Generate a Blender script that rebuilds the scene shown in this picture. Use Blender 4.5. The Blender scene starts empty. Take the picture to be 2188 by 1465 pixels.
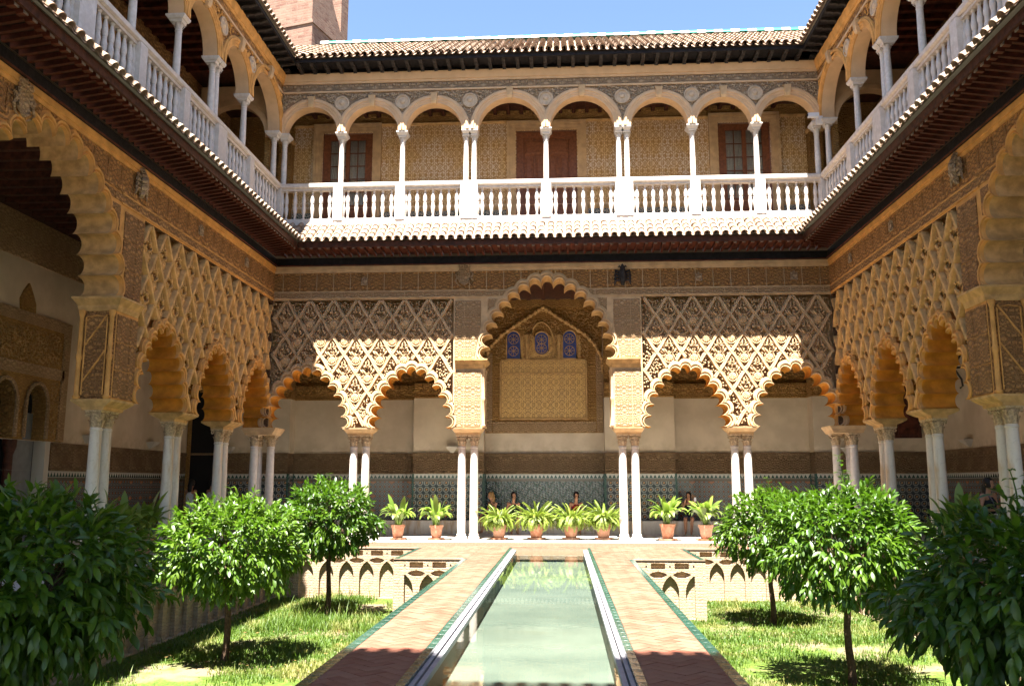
import bpy, bmesh, math, random
from math import sin, cos, pi, radians, sqrt, asin, atan2, floor
from mathutils import Vector, Matrix, noise
from mathutils.geometry import tessellate_polygon
import numpy as np
random.seed(7); np.random.seed(7)
S = bpy.context.scene
COL = S.collection

# ------------------------------------------------------------ camera
cd = bpy.data.cameras.new("camera"); cam = bpy.data.objects.new("camera", cd); COL.objects.link(cam)
F_PX, IMG_W, IMG_H, VX, VY = 1850.0, 2188.0, 1465.0, 1203.0, 1031.0
pitch = math.atan((VY - IMG_H / 2) / F_PX)
yaw = math.atan((VX - IMG_W / 2) * cos(pitch) / F_PX)
cam.location = (0, 0, 1.65)
cam.rotation_euler = (pi / 2 + pitch, 0, yaw)
cd.sensor_fit = 'HORIZONTAL'; cd.sensor_width = 36.0; cd.lens = 36.0 * F_PX / IMG_W
cd.clip_start = 0.05; cd.clip_end = 3000
S.camera = cam

# ------------------------------------------------------------ world, sun, exposure
SUN_DIR = Vector((0.06, 0.41, -1.0)).normalized()
W = bpy.data.worlds.new("World"); S.world = W; W.use_nodes = True
wt = W.node_tree; wt.nodes.clear()
sky = wt.nodes.new('ShaderNodeTexSky'); sky.sky_type = 'NISHITA'; sky.sun_disc = False
sky.sun_elevation = asin(-SUN_DIR.z); sky.sun_rotation = atan2(-SUN_DIR.x, -SUN_DIR.y)
sky.altitude = 50; sky.air_density = 0.85; sky.dust_density = 0.05; sky.ozone_density = 1.0
bg = wt.nodes.new('ShaderNodeBackground'); bg.inputs[1].default_value = 0.05 
wo = wt.nodes.new('ShaderNodeOutputWorld')
wt.links.new(sky.outputs[0], bg.inputs[0]); wt.links.new(bg.outputs[0], wo.inputs[0])
sd = bpy.data.lights.new("sun", 'SUN'); sd.energy = 5.0; sd.angle = radians(0.53); sd.color = (1.0, 0.95, 0.885)
sun = bpy.data.objects.new("sun", sd); COL.objects.link(sun)
sun.rotation_euler = SUN_DIR.to_track_quat('-Z', 'Y').to_euler(); sun.location = (0, 0, 40)
S.view_settings.view_transform = 'Standard'; S.view_settings.look = 'None'
S.view_settings.gamma = 1.0; S.view_settings.use_curve_mapping = False
S.view_settings.exposure = 2.88
S.cycles.max_bounces = 7; S.cycles.diffuse_bounces = 5; S.cycles.glossy_bounces = 3
S.cycles.transparent_max_bounces = 10; S.cycles.transmission_bounces = 3
S.cycles.use_adaptive_sampling = True; S.cycles.use_denoising = True
S.cycles.sample_clamp_indirect = 6.0
S.cycles.caustics_reflective = False; S.cycles.caustics_refractive = False

# ------------------------------------------------------------ layout constants (metres)
XL, XR, D, YN = -8.82, 7.96, 25.54, 2.6      # inner faces of the four facades
YC = (D + YN) / 2; XC = (XL + XR) / 2
T = 0.75                                      # thickness of lower arcade walls
ZS, ZSH, ZSB, ZW = 3.27, 5.29, 7.15, 8.2      # springing, shelf, lattice top, wall top
ZP, ZG = -0.1, -1.45                          # path level, sunken garden level
OL, OR_, OB, ON = -12.9, 12.0, 29.9, -2.2     # outer walls of the galleries

# ------------------------------------------------------------ node helper
class NT:
    def __init__(s, name):
        s.m = bpy.data.materials.new(name); s.m.use_nodes = True
        s.t = s.m.node_tree; s.t.nodes.clear()
        s.out = s.t.nodes.new('ShaderNodeOutputMaterial')
        s.b = s.t.nodes.new('ShaderNodeBsdfPrincipled'); s.t.links.new(s.b.outputs[0], s.out.inputs[0])
        s.b.inputs['Roughness'].default_value = 0.85
        s.b.inputs['Specular IOR Level'].default_value = 0.25
    def n(s, typ, **kw):
        n = s.t.nodes.new(typ)
        for k, v in kw.items(): setattr(n, k, v)
        return n
    def lk(s, a, b):
        if isinstance(a, X): a = a.s
        if isinstance(a, bpy.types.NodeSocket): s.t.links.new(a, b)
        else: b.default_value = a
    def coord(s):
        return s.n('ShaderNodeTexCoord').outputs['Object']
    def xyz(s, v=None):
        n = s.n('ShaderNodeSeparateXYZ'); s.t.links.new(v or s.coord(), n.inputs[0])
        return [X(s, o) for o in n.outputs]
    def comb(s, x, y, z):
        n = s.n('ShaderNodeCombineXYZ')
        for i, a in enumerate((x, y, z)): s.lk(a, n.inputs[i])
        return n.outputs[0]
    def noise(s, scale, detail=3, vec=None, rough=0.55):
        n = s.n('ShaderNodeTexNoise'); n.inputs['Scale'].default_value = scale
        n.inputs['Detail'].default_value = detail; n.inputs['Roughness'].default_value = rough
        s.t.links.new(vec or s.coord(), n.inputs['Vector']); return X(s, n.outputs[0])
    def voro(s, scale, feat='F1', vec=None, out=0, rnd=1.0):
        n = s.n('ShaderNodeTexVoronoi', feature=feat); n.inputs['Scale'].default_value = scale
        n.inputs['Randomness'].default_value = rnd
        s.t.links.new(vec or s.coord(), n.inputs['Vector']); return X(s, n.outputs[out])
    def ramp(s, f, a, b):          # smooth map a..b -> 0..1
        n = s.n('ShaderNodeMapRange', interpolation_type='SMOOTHSTEP'); s.lk(f, n.inputs[0])
        n.inputs[1].default_value = a; n.inputs[2].default_value = b; return X(s, n.outputs[0])
    def mix(s, f, a, b):
        n = s.n('ShaderNodeMix', data_type='RGBA'); s.lk(f, n.inputs[0])
        for k, v in ((6, a), (7, b)):
            if isinstance(v, tuple): n.inputs[k].default_value = (*v[:3], 1)
            else: s.lk(v, n.inputs[k])
        return n.outputs[2]
    def col(s, c): s.lk((*c, 1) if isinstance(c, tuple) else c, s.b.inputs['Base Color'])
    def rough(s, r): s.lk(r, s.b.inputs['Roughness'])
    def bump(s, h, dist, strength=1.0):
        n = s.n('ShaderNodeBump'); n.inputs['Strength'].default_value = strength
        n.inputs['Distance'].default_value = dist; s.lk(h, n.inputs['Height'])
        s.t.links.new(n.outputs[0], s.b.inputs['Normal'])
    def rnd(s): return X(s, s.n('ShaderNodeObjectInfo').outputs['Random'])
class X:
    def __init__(s, nt, sk): s.nt, s.s = nt, sk
    def op(s, o, b=None, c=None):
        n = s.nt.n('ShaderNodeMath', operation=o); s.nt.lk(s, n.inputs[0])
        if b is not None: s.nt.lk(b, n.inputs[1])
        if c is not None: s.nt.lk(c, n.inputs[2])
        return X(s.nt, n.outputs[0])
    def __add__(s, b): return s.op('ADD', b)
    def __sub__(s, b): return s.op('SUBTRACT', b)
    def __mul__(s, b): return s.op('MULTIPLY', b)
    def __truediv__(s, b): return s.op('DIVIDE', b)
    def gt(s, b): return s.op('GREATER_THAN', b)
    def lt(s, b): return s.op('LESS_THAN', b)
    def fr(s): return s.op('FRACT')
    def ab(s): return s.op('ABSOLUTE')
    def mx(s, b): return s.op('MAXIMUM', b)
    def mn(s, b): return s.op('MINIMUM', b)
    def sn(s): return s.op('SINE')

M = {}
def plain(name, c, rough=0.85, var=0.15, scale=6, bump=0.0, bs=40, spec=0.25, dark=None):
    t = NT(name)
    f = t.ramp(t.noise(scale, 4), 0.3, 0.7)
    c2 = dark or tuple(x * (1 - var * 2) for x in c)
    t.col(t.mix(f, c2, c)); t.rough(rough); t.b.inputs['Specular IOR Level'].default_value = spec
    if bump: t.bump(t.noise(bs, 3), bump)
    M[name] = t.m; return t
def carved(name, c1, c2, scale=11, depth=0.03, patch=1.2, shade_dirt=.42):
    t = NT(name)
    nv = t.n('ShaderNodeTexNoise'); nv.inputs['Scale'].default_value = scale * 0.45
    x_, y_, z_ = t.xyz(); P_ = 4.4 / scale                 # mirrored repeat: symmetrical arabesque motifs
    co = t.comb((((x_ + y_) / P_).fr() - .5).ab() * P_, 0.0, ((z_ / (P_ * 1.3)).fr() - .5).ab() * (P_ * 1.3))
    t.t.links.new(co, nv.inputs['Vector'])
    va = t.n('ShaderNodeVectorMath', operation='MULTIPLY_ADD')
    t.t.links.new(nv.outputs['Color'], va.inputs[0]); va.inputs[1].default_value = (1.3 / scale,) * 3
    t.t.links.new(co, va.inputs[2])
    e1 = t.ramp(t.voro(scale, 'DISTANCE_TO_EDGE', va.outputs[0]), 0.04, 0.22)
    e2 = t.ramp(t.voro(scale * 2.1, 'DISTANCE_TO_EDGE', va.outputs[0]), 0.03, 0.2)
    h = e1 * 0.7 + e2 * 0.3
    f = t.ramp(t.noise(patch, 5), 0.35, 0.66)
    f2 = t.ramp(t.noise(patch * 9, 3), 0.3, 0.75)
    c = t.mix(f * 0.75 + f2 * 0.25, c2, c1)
    c = t.mix(h, t.mix(shade_dirt, c, (.10, .055, .03)), c)   # recess shade painted into the carved ground so relief reads, plus dirt
    t.col(c); t.bump(h, depth)
    M[name] = t.m; return t
carved('carved_stucco', (.55, .30, .105), (.38, .19, .065), 9, .05, shade_dirt=.6)
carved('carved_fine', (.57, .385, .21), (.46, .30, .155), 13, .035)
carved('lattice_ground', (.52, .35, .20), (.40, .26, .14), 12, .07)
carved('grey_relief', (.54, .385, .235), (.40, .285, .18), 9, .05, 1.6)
plain('grey_stone', (.58, .44, .30), var=.12, scale=8, bump=.006, bs=30)
plain('wood_corbel', (.045, .038, .036), rough=.7, var=.3, scale=12, bump=.01, bs=30)
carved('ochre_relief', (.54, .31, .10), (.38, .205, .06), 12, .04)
carved('carved_shaded', (.60, .30, .095), (.40, .185, .055), 9, .05, shade_dirt=.6)  # side-wing stucco copies: the orange of their shade put into the colour
carved('carved_fine_shaded', (.56, .30, .11), (.36, .18, .065), 12, .04, shade_dirt=.62)
carved('lattice_ground_shaded', (.27, .15, .07), (.18, .105, .055), 12, .07, shade_dirt=.6)  # darker copy: shade between the ribs put into the colour
plain('stucco_shaded', (.66, .34, .10), var=.15, scale=4, bump=.006, bs=25)
plain('rib_shaded', (.70, .41, .155), var=.2, scale=5, bump=.012, bs=18)
plain('stucco', (.60, .41, .225), var=.13, scale=4, bump=.006, bs=25)
plain('rib_stucco', (.58, .395, .22), var=.16, scale=5, bump=.01, bs=18)
plain('gold_stucco', (.57, .355, .15), var=.2, scale=5, bump=.006, bs=30)
plain('soffit', (.66, .28, .035), var=.2, scale=3, bump=.005, bs=20)
plain('soffit_pink', (.64, .43, .25), var=.07, scale=3, bump=.003, bs=20)
plain('cream', (.60, .50, .37), var=.12, scale=1.3, bump=.004, bs=12)
t = NT('cream'); f = t.ramp(t.noise(1.1, 5), .35, .7); c = t.mix(f, (.50, .41, .30), (.62, .52, .39))
sp = t.ramp(t.noise(2.2, 7, None, .75), .655, .70); c = t.mix(sp * .5, c, (.22, .16, .10))
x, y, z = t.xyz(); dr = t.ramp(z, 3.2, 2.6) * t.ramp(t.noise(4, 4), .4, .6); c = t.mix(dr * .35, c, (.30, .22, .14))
t.col(c); t.bump(t.noise(9, 4), .006); M['cream'] = t.m
plain('white_wall', (.52, .47, .40), var=.04, scale=2, bump=.004, bs=12)
t = NT('marble'); r = t.rnd(); n1 = t.ramp(t.noise(3.5, 6, None, .7), .52, .60); n2 = t.ramp(t.noise(9, 4), .3, .8)
c = t.mix(n2, (.52, .46, .40), (.66, .61, .56)); c = t.mix(n1 * .35, c, (.40, .37, .35)); c = t.mix(r * .35, c, (.52, .47, .42))
t.col(c); t.rough(.42); t.b.inputs['Specular IOR Level'].default_value = .4; t.bump(t.noise(20, 3), .003); M['marble'] = t.m
plain('marble_old', (.62, .54, .45), rough=.5, var=.14, scale=6, bump=.003, bs=30, spec=.35)
carved('carved_dado', (.34, .23, .125), (.20, .125, .065), 12, .04, .9, shade_dirt=.5)
t = NT('marble_aged'); mp = t.n('ShaderNodeMapping'); mp.inputs['Scale'].default_value = (5, 5, .9); t.t.links.new(t.coord(), mp.inputs[0])
r = t.rnd(); n1 = t.ramp(t.noise(1.2, 5, mp.outputs[0]) + (r - .5) * .12, .46, .68)
c = t.mix(n1 * .8, (.60, .54, .47), (.42, .28, .15)); c = t.mix(t.ramp(t.noise(22, 4), .5, .8) * .4, c, (.36, .31, .26))
t.col(c); t.rough(.5); t.bump(t.noise(30, 3), .004); M['marble_aged'] = t.m
plain('pavement_marble', (.66, .61, .54), rough=.35, var=.08, scale=1.5, spec=.4)
plain('capital_stone', (.56, .42, .27), var=.25, scale=25, bump=.008, bs=35)
plain('wood_dark', (.085, .028, .015), rough=.6, var=.3, scale=9, bump=.004, bs=30)
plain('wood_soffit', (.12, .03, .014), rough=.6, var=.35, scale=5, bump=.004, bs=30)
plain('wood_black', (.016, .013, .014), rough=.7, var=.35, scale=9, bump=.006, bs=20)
plain('wood_end_lit', (.23, .19, .17), rough=.7, var=.2, scale=9)  # light on the rafter ends put into a paler colour
plain('wood_door', (.23, .080, .032), rough=.5, var=.2, scale=12, bump=.003, bs=40, spec=.4)
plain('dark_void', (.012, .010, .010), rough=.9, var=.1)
plain('grey_door', (.20, .21, .22), rough=.6, var=.08)
plain('iron', (.018, .016, .016), rough=.5, var=.1, spec=.5)
plain('curtain', (.45, .44, .40), var=.1, scale=20)
plain('trunk', (.10, .06, .035), var=.3, scale=25, bump=.01, bs=60)
plain('plastic_white', (.7, .7, .72), rough=.4, var=.02)
plain('soil', (.05, .035, .02), var=.3, scale=30, bump=.02, bs=60)
plain('skin', (.42, .21, .12), rough=.55, var=.05)
plain('hair_dark', (.015, .010, .008), rough=.5, var=.2, scale=60)
plain('hair_blond', (.36, .20, .07), rough=.5, var=.2, scale=60)
plain('cloth_white', (.62, .62, .66), rough=.9, var=.08, scale=20)
plain('cloth_black', (.015, .015, .018), rough=.9, var=.1)
plain('cloth_red', (.22, .015, .012), rough=.9, var=.1)
plain('cloth_grey', (.13, .12, .15), rough=.9, var=.2)
plain('curb', (.36, .35, .37), rough=.5, var=.1, scale=5, bump=.003, bs=30)
plain('curb_shadow_gap', (.05, .05, .045), rough=.8, var=.1)
plain('blue_glass', (.02, .05, .28), rough=.4, var=.3, scale=22, spec=.5)
# terracotta bricks: every object its own shade
t = NT('terracotta'); r = t.rnd(); n1 = t.noise(3, 4)
c = t.mix(t.ramp(n1, .3, .7), (.17, .05, .028), (.235, .088, .055)); c = t.mix(r * .5, c, (.29, .155, .105))
t.col(c); t.rough(.6); t.bump(t.noise(30, 3), .003); M['terracotta'] = t.m
t = NT('brick_paving_joined'); v = t.voro(5.0, 'F1', out=1)
sp = t.n('ShaderNodeSeparateColor'); t.t.links.new(v.s, sp.inputs[0])
c = t.mix(X(t, sp.outputs[0]) * .6, (.185, .06, .035), (.28, .145, .10)); t.col(c); t.rough(.6); M['terracotta_far'] = t.m
plain('mortar', (.25, .18, .12), var=.1, scale=20)
t = NT('pot_clay'); t.col(t.mix(t.rnd() * .7, t.mix(t.ramp(t.noise(9, 5), .35, .7), (.30, .10, .045), (.44, .24, .15)), (.40, .26, .19))); t.rough(.8)
t.bump(t.noise(40, 2), .002); M['pot_clay'] = t.m
t = NT('roof_clay'); r = t.rnd()
c = t.mix(r, (.22, .13, .08), (.34, .26, .19)); c = t.mix(t.ramp(t.noise(14, 4), .45, .75) * .6, c, (.36, .32, .25))
t.col(c); t.rough(.85); t.bump(t.noise(30, 3), .006); M['roof_clay'] = t.m
plain('roof_mortar', (.40, .31, .22), var=.2, scale=9, bump=.02, bs=14)
t = NT('green_tile'); r = t.rnd()
t.col(t.mix(r, (.008, .036, .025), (.018, .062, .044))); t.rough(t.ramp(t.noise(8, 2), .2, .9) * .3 + .12)
t.b.inputs['Specular IOR Level'].default_value = .5; t.bump(t.noise(14, 2), .004); M['green_tile'] = t.m
plain('glazed_white', (.75, .74, .70), rough=.25, var=.05, spec=.5)
plain('glazed_green', (.03, .28, .20), rough=.25, var=.15, spec=.5)
# leaves
def leafmat(name, a, b, tr, rough=.42):
    t = NT(name); r = t.rnd(); n1 = t.noise(1.7, 2)
    g = t.n('ShaderNodeNewGeometry')
    rp = X(t, g.outputs['Random Per Island'])
    c = t.mix((r * .5 + rp * .5), a, b)
    if name == 'grass_blade': c = t.mix(t.ramp(t.noise(.8, 4), .48, .66) * .7, c, (.27, .23, .07))
    t.col(c); t.rough(rough)
    t.b.inputs['Specular IOR Level'].default_value = .5
    tl = t.n('ShaderNodeBsdfTranslucent'); tl.inputs[0].default_value = (*tr, 1)
    mx = t.n('ShaderNodeMixShader'); mx.inputs[0].default_value = .28
    t.t.links.new(t.b.outputs[0], mx.inputs[1]); t.t.links.new(tl.outputs[0], mx.inputs[2])
    t.t.links.new(mx.outputs[0], t.out.inputs[0]); M[name] = t.m
leafmat('orange_leaf', (.016, .06, .003), (.098, .165, .008), (.10, .23, .008))
leafmat('aspidistra_leaf', (.07, .14, .018), (.20, .26, .045), (.20, .34, .03))
leafmat('fern_leaf', (.08, .14, .012), (.19, .23, .03), (.22, .32, .025), .5)
leafmat('grass_blade', (.04, .095, .005), (.12, .175, .016), (.14, .26, .02), .6)
plain('dead_leaf', (.20, .13, .04), var=.3, scale=8)
t = NT('lawn_soil'); f = t.ramp(t.noise(.9, 4), .46, .62); f2 = t.noise(14, 4)
c = t.mix(t.ramp(f2, .3, .7), (.04, .08, .008), (.10, .14, .018)); c = t.mix(f, c, (.17, .135, .08)); t.col(c)
t.bump(t.noise(30, 4), .03); M['lawn_soil'] = t.m
# old brick of the sunken walls
def brickmat(name, c1, c2, mort, bw, bh, depth=.015, vert=False):
    t = NT(name); x, y, z = t.xyz()
    w = t.noise(6, 3)
    u = x + y; v = z + (w - .5) * .02
    br = t.n('ShaderNodeTexBrick'); t.t.links.new(t.comb(u, v, 0.0), br.inputs[0])
    br.inputs['Color1'].default_value = (*c1, 1); br.inputs['Color2'].default_value = (*c2, 1)
    br.inputs['Mortar'].default_value = (*mort, 1); br.inputs['Scale'].default_value = 1
    br.inputs['Mortar Size'].default_value = .012; br.inputs['Mortar Smooth'].default_value = .4
    br.inputs['Brick Width'].default_value = bw; br.inputs['Row Height'].default_value = bh
    t.col(t.mix(t.ramp(t.noise(3, 4), .35, .7) * .5, br.outputs[0], mort))
    inv = X(t, br.outputs[1]) * -1.0 + t.noise(35, 3) * .6
    t.bump(inv, depth); M[name] = t.m
brickmat('old_brick', (.36, .25, .155), (.46, .34, .225), (.38, .285, .19), .28, .065, .035)
brickmat('tower_brick', (.14, .065, .045), (.22, .13, .09), (.24, .165, .12), .42, .13, .03)
# glazed tile dados
def dado(name, kind):
    t = NT(name); x, y, z = t.xyz(); u = x + y
    if kind == 'star':
        P = .22
        a = (u / P).fr() - .5; b = (z / P).fr() - .5
        sq = a.ab().mx(b.ab()); di = (a.ab() + b.ab()) * .7071
        st = sq.mx(di)                                  # octagon
        s8 = sq.mn(di)                                  # eight-point star
        rings = (st * 22.0).sn() * .5 + .5
        spokes = ((a * b) * 90.0).sn() * .5 + .5
        k = (rings * .6 + spokes * .4).gt(.52)
        c = t.mix(k, (.02, .022, .022), (.26, .25, .22))
        c = t.mix(s8.lt(.10), c, (.55, .22, .03)); c = t.mix(s8.lt(.045), c, (.02, .07, .06))
        c = t.mix(st.gt(.46), c, (.02, .03, .04))
    elif kind == 'zig':
        a = (u / .10).fr() - .5; b = ((z / .085) + (u / .20 * 1.0)).fr() - .5
        k = (a.ab() + b.ab()).gt(.42)
        b2 = ((z / .36) + (((u / .44).fr() - .5).ab() * 2.0)).fr()
        c = t.mix(k, (.010, .012, .013), (.13, .145, .135)); c = t.mix(b2.lt(.3) * k, c, (.012, .05, .036))
    else:
        P = .16
        a = (u / P).fr() - .5; b = (z / P).fr() - .5
        di = a.ab() + b.ab(); sq = a.ab().mx(b.ab())
        k = ((di * 18.0).sn() * .5 + .5).gt(.45)
        c = t.mix(k, (.018, .02, .022), (.22, .21, .19)); c = t.mix(sq.lt(.13), c, (.30, .09, .03))
        q = ((u / .64).fr() - .5).ab() + ((z / .48).fr() - .5).ab()
        c = t.mix(q.lt(.16) * .6, c, (.4, .13, .03))
    # border and merlon row at top
    tri = ((z - 1.80) / .12) + (((u / .135).fr() - .5).ab() * 2.0)
    c = t.mix(z.gt(1.70), c, (.10, .075, .05)); c = t.mix(z.gt(1.79), c, (.45, .43, .38))
    c = t.mix(z.gt(1.80) * tri.lt(1.0), c, (.015, .05, .04))
    t.col(c); t.rough(.16); t.b.inputs['Specular IOR Level'].default_value = .5
    t.bump(t.noise(5, 2), .004); M[name] = t.m
dado('dado_star', 'star'); dado('dado_zigzag', 'zig'); dado('dado_small', 'small')
# printed damask plaster of the upper walls / gilt panel of the portal
def damask(name, P, Q, c1, c2, c3, thr=.1, relief=.01):
    t = NT(name); x, y, z = t.xyz(); u = (x + y) * (2 * pi / P); v = z * (2 * pi / Q)
    a = (u).sn() * (v).sn(); b = (u * 2.0 + v * 3.0).sn() * (u * 2.0 - v * 3.0).sn()
    d = (u * 5.0 + 1.0).sn() * (v * 4.0).sn()
    fu = (((x + y) / (P * 1.5)).fr() - .5).ab() * (P * 1.5); fv = ((z / (Q * 1.5)).fr() - .5).ab() * (Q * 1.5)
    vo = t.voro(11.5, 'DISTANCE_TO_EDGE', t.comb(fu, 0.0, fv)); vo2 = t.voro(21.0, 'DISTANCE_TO_EDGE', t.comb(fu, 3.0, fv))
    h = a * .10 + b * .12 + (vo * -6.0 + .75) * .7 + (vo2 * -6.0 + .6) * .5
    n1 = t.ramp(t.noise(.9, 5), .42, .62)
    k = t.ramp(h + t.noise(9, 2) * .3, thr, thr + .22)
    c = t.mix(k, t.mix(n1, c1, c3), c2); t.col(c); t.bump(k * -1.0, relief); M[name] = t.m
damask('damask', .26, .34, (.70, .49, .25), (.42, .23, .075), (.72, .60, .46), .22)
damask('gilt_panel', .26, .26, (.62, .40, .15), (.34, .22, .13), (.58, .38, .15), .5, .02)
damask('upper_dado', .30, .34, (.03, .06, .10), (.45, .40, .30), (.03, .08, .08), .1, .004)
# pool
t = NT('pool_stone'); f = t.ramp(t.noise(.8, 5), .3, .7)
st = t.n('ShaderNodeMapping'); st.inputs['Scale'].default_value = (.5, 3.0, 1); t.t.links.new(t.coord(), st.inputs[0])
f2 = t.ramp(t.noise(.9, 6, st.outputs[0], .7), .60, .68)
c = t.mix(f, (.085, .108, .09), (.13, .155, .127)); c = t.mix(f2 * .6, c, (.08, .085, .045)); t.col(c); M['pool_stone'] = t.m
t = NT('water'); t.t.nodes.remove(t.b)
gl = t.n('ShaderNodeBsdfGlossy'); gl.inputs['Roughness'].default_value = .02; gl.inputs['Color'].default_value = (.95, 1, .97, 1)
tr = t.n('ShaderNodeBsdfTransparent'); tr.inputs[0].default_value = (.93, .97, .93, 1)
fr = t.n('ShaderNodeFresnel'); fr.inputs['IOR'].default_value = 1.36
bp = t.n('ShaderNodeBump'); bp.inputs['Distance'].default_value = .006; bp.inputs['Strength'].default_value = .22
mp = t.n('ShaderNodeMapping'); mp.inputs['Scale'].default_value = (1.0, 1.0, 1); t.t.links.new(t.coord(), mp.inputs[0])
t.lk(t.noise(2.5, 3, mp.outputs[0]), bp.inputs['Height'])
t.t.links.new(bp.outputs[0], gl.inputs['Normal']); t.t.links.new(bp.outputs[0], fr.inputs['Normal'])
mx = t.n('ShaderNodeMixShader'); t.t.links.new(fr.outputs[0], mx.inputs[0])
t.t.links.new(tr.outputs[0], mx.inputs[1]); t.t.links.new(gl.outputs[0], mx.inputs[2]); t.t.links.new(mx.outputs[0], t.out.inputs[0])
M['water'] = t.m
t = NT('window_glass'); t.t.nodes.remove(t.b)
gl = t.n('ShaderNodeBsdfGlossy'); gl.inputs['Roughness'].default_value = .03
tr = t.n('ShaderNodeBsdfTransparent'); fr = t.n('ShaderNodeFresnel'); fr.inputs['IOR'].default_value = 1.5
mx = t.n('ShaderNodeMixShader'); t.t.links.new(fr.outputs[0], mx.inputs[0])
t.t.links.new(tr.outputs[0], mx.inputs[1]); t.t.links.new(gl.outputs[0], mx.inputs[2]); t.t.links.new(mx.outputs[0], t.out.inputs[0])
M['window_glass'] = t.m

# ------------------------------------------------------------ object helpers
WL = {}
def wloc(o): return WL.get(o.name, Vector((0, 0, 0)))
def link(o, parent, loc):
    loc = Vector(loc); WL[o.name] = loc
    if parent: o.parent = parent; o.location = loc - wloc(parent)
    else: o.location = loc
    COL.objects.link(o); return o
def props(o, label=None, cat=None, group=None, kind=None):
    for k, v in (('label', label), ('category', cat), ('group', group), ('kind', kind)):
        if v: o[k] = v
    return o
def thing(name, loc, label, cat, group=None):
    o = bpy.data.objects.new(name, None); o.empty_display_size = .3
    link(o, None, loc); return props(o, label, cat, group)
class MB:
    def __init__(s): s.v = []; s.f = []
    def add(s, vs, fs):
        b = len(s.v); s.v += [tuple(p) for p in vs]; s.f += [tuple(b + i for i in f) for f in fs]; return s
    def box(s, x0, x1, y0, y1, z0, z1):
        return s.add([(x0, y0, z0), (x1, y0, z0), (x1, y1, z0), (x0, y1, z0), (x0, y0, z1), (x1, y0, z1), (x1, y1, z1), (x0, y1, z1)],
                     [(0, 3, 2, 1), (4, 5, 6, 7), (0, 1, 5, 4), (1, 2, 6, 5), (2, 3, 7, 6), (3, 0, 4, 7)])
    def cbox(s, x0, x1, y0, y1, z0, z1, c=.01):      # box with chamfered vertical and top edges
        return s.stack([(z0, x0, x1, y0, y1), (z1 - c, x0, x1, y0, y1), (z1, x0 + c, x1 - c, y0 + c, y1 - c)])
    def stack(s, secs):                               # rectangular sections (z, x0, x1, y0, y1)
        vs = []; fs = []
        for z, x0, x1, y0, y1 in secs: vs += [(x0, y0, z), (x1, y0, z), (x1, y1, z), (x0, y1, z)]
        for k in range(len(secs) - 1):
            for i in range(4):
                a = k * 4 + i; b = k * 4 + (i + 1) % 4; fs.append((a, b, b + 4, a + 4))
        fs.append((3, 2, 1, 0)); n = (len(secs) - 1) * 4; fs.append((n, n + 1, n + 2, n + 3)); return s.add(vs, fs)
    def lathe(s, prof, c=(0, 0, 0), n=14, cap=True):
        vs = []; fs = []
        for r, z in prof:
            for i in range(n):
                a = 2 * pi * i / n; vs.append((c[0] + r * cos(a), c[1] + r * sin(a), c[2] + z))
        for k in range(len(prof) - 1):
            for i in range(n):
                a = k * n + i; b = k * n + (i + 1) % n; fs.append((a, b, b + n, a + n))
        if cap:
            fs.append(tuple(range(n - 1, -1, -1))); m = (len(prof) - 1) * n; fs.append(tuple(range(m, m + n)))
        return s.add(vs, fs)
    def tube(s, pts, r, n=6, cap=True):
        pts = [Vector(p) for p in pts]; vs = []; fs = []
        rr = r if isinstance(r, (list, tuple)) else [r] * len(pts)
        up = Vector((0, 0, 1))
        for i, p in enumerate(pts):
            d = (pts[min(i + 1, len(pts) - 1)] - pts[max(i - 1, 0)])
            d = d.normalized() if d.length > 1e-9 else Vector((0, 0, 1))
            a = d.cross(up if abs(d.z) < .95 else Vector((1, 0, 0))).normalized(); b = d.cross(a)
            for k in range(n):
                t = 2 * pi * k / n; vs.append(p + (a * cos(t) + b * sin(t)) * rr[i])
        for i in range(len(pts) - 1):
            for k in range(n):
                q = i * n + k; w = i * n + (k + 1) % n; fs.append((q, w, w + n, q + n))
        if cap: fs.append(tuple(range(n - 1, -1, -1))); m = (len(pts) - 1) * n; fs.append(tuple(range(m, m + n)))
        return s.add(vs, fs)
    def poly(s, pts3, holes=()):                      # planar polygon with holes, 3-D points
        loops = [pts3] + list(holes)
        tri = tessellate_polygon([[Vector(p) for p in l] for l in loops])
        allp = [p for l in loops for p in l]
        return s.add(allp, tri)
    def strip(s, A, B, closed=False):
        n = len(A); vs = list(A) + list(B); m = n if closed else n - 1
        return s.add(vs, [(i, (i + 1) % n, n + (i + 1) % n, n + i) for i in range(m)])
    def map(s, T_):
        s.v = [tuple(T_(*p)) for p in s.v]; return s
    def mesh(s, name, mat, smooth=None, recalc=True):
        me = bpy.data.meshes.new(name); me.from_pydata(s.v, [], s.f); me.validate()
        if recalc:
            bm = bmesh.new(); bm.from_mesh(me); bmesh.ops.remove_doubles(bm, verts=bm.verts, dist=1e-5)
            bmesh.ops.recalc_face_normals(bm, faces=bm.faces); bm.to_mesh(me); bm.free()
        me.materials.append(M[mat])
        if smooth:
            me.shade_smooth(); me.set_sharp_from_angle(angle=radians(smooth))
        return me
    def build(s, name, mat, parent=None, smooth=None, origin=None, recalc=True, **kw):
        """mesh given in world coordinates; origin = the object's own location"""
        o0 = Vector(origin) if origin is not None else (wloc(parent) if parent else Vector((0, 0, 0)))
        s.v = [(p[0] - o0.x, p[1] - o0.y, p[2] - o0.z) for p in s.v]
        o = bpy.data.objects.new(name, s.mesh(name, mat, smooth, recalc))
        link(o, parent, o0); return props(o, **kw)
def inst(me, name, loc, rz=0.0, parent=None, scale=None, rot=None, **kw):
    o = bpy.data.objects.new(name, me); link(o, parent, loc)
    o.rotation_euler = rot if rot else (0, 0, rz)
    if scale: o.scale = scale if isinstance(scale, (tuple, list)) else (scale,) * 3
    return props(o, **kw)
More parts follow.
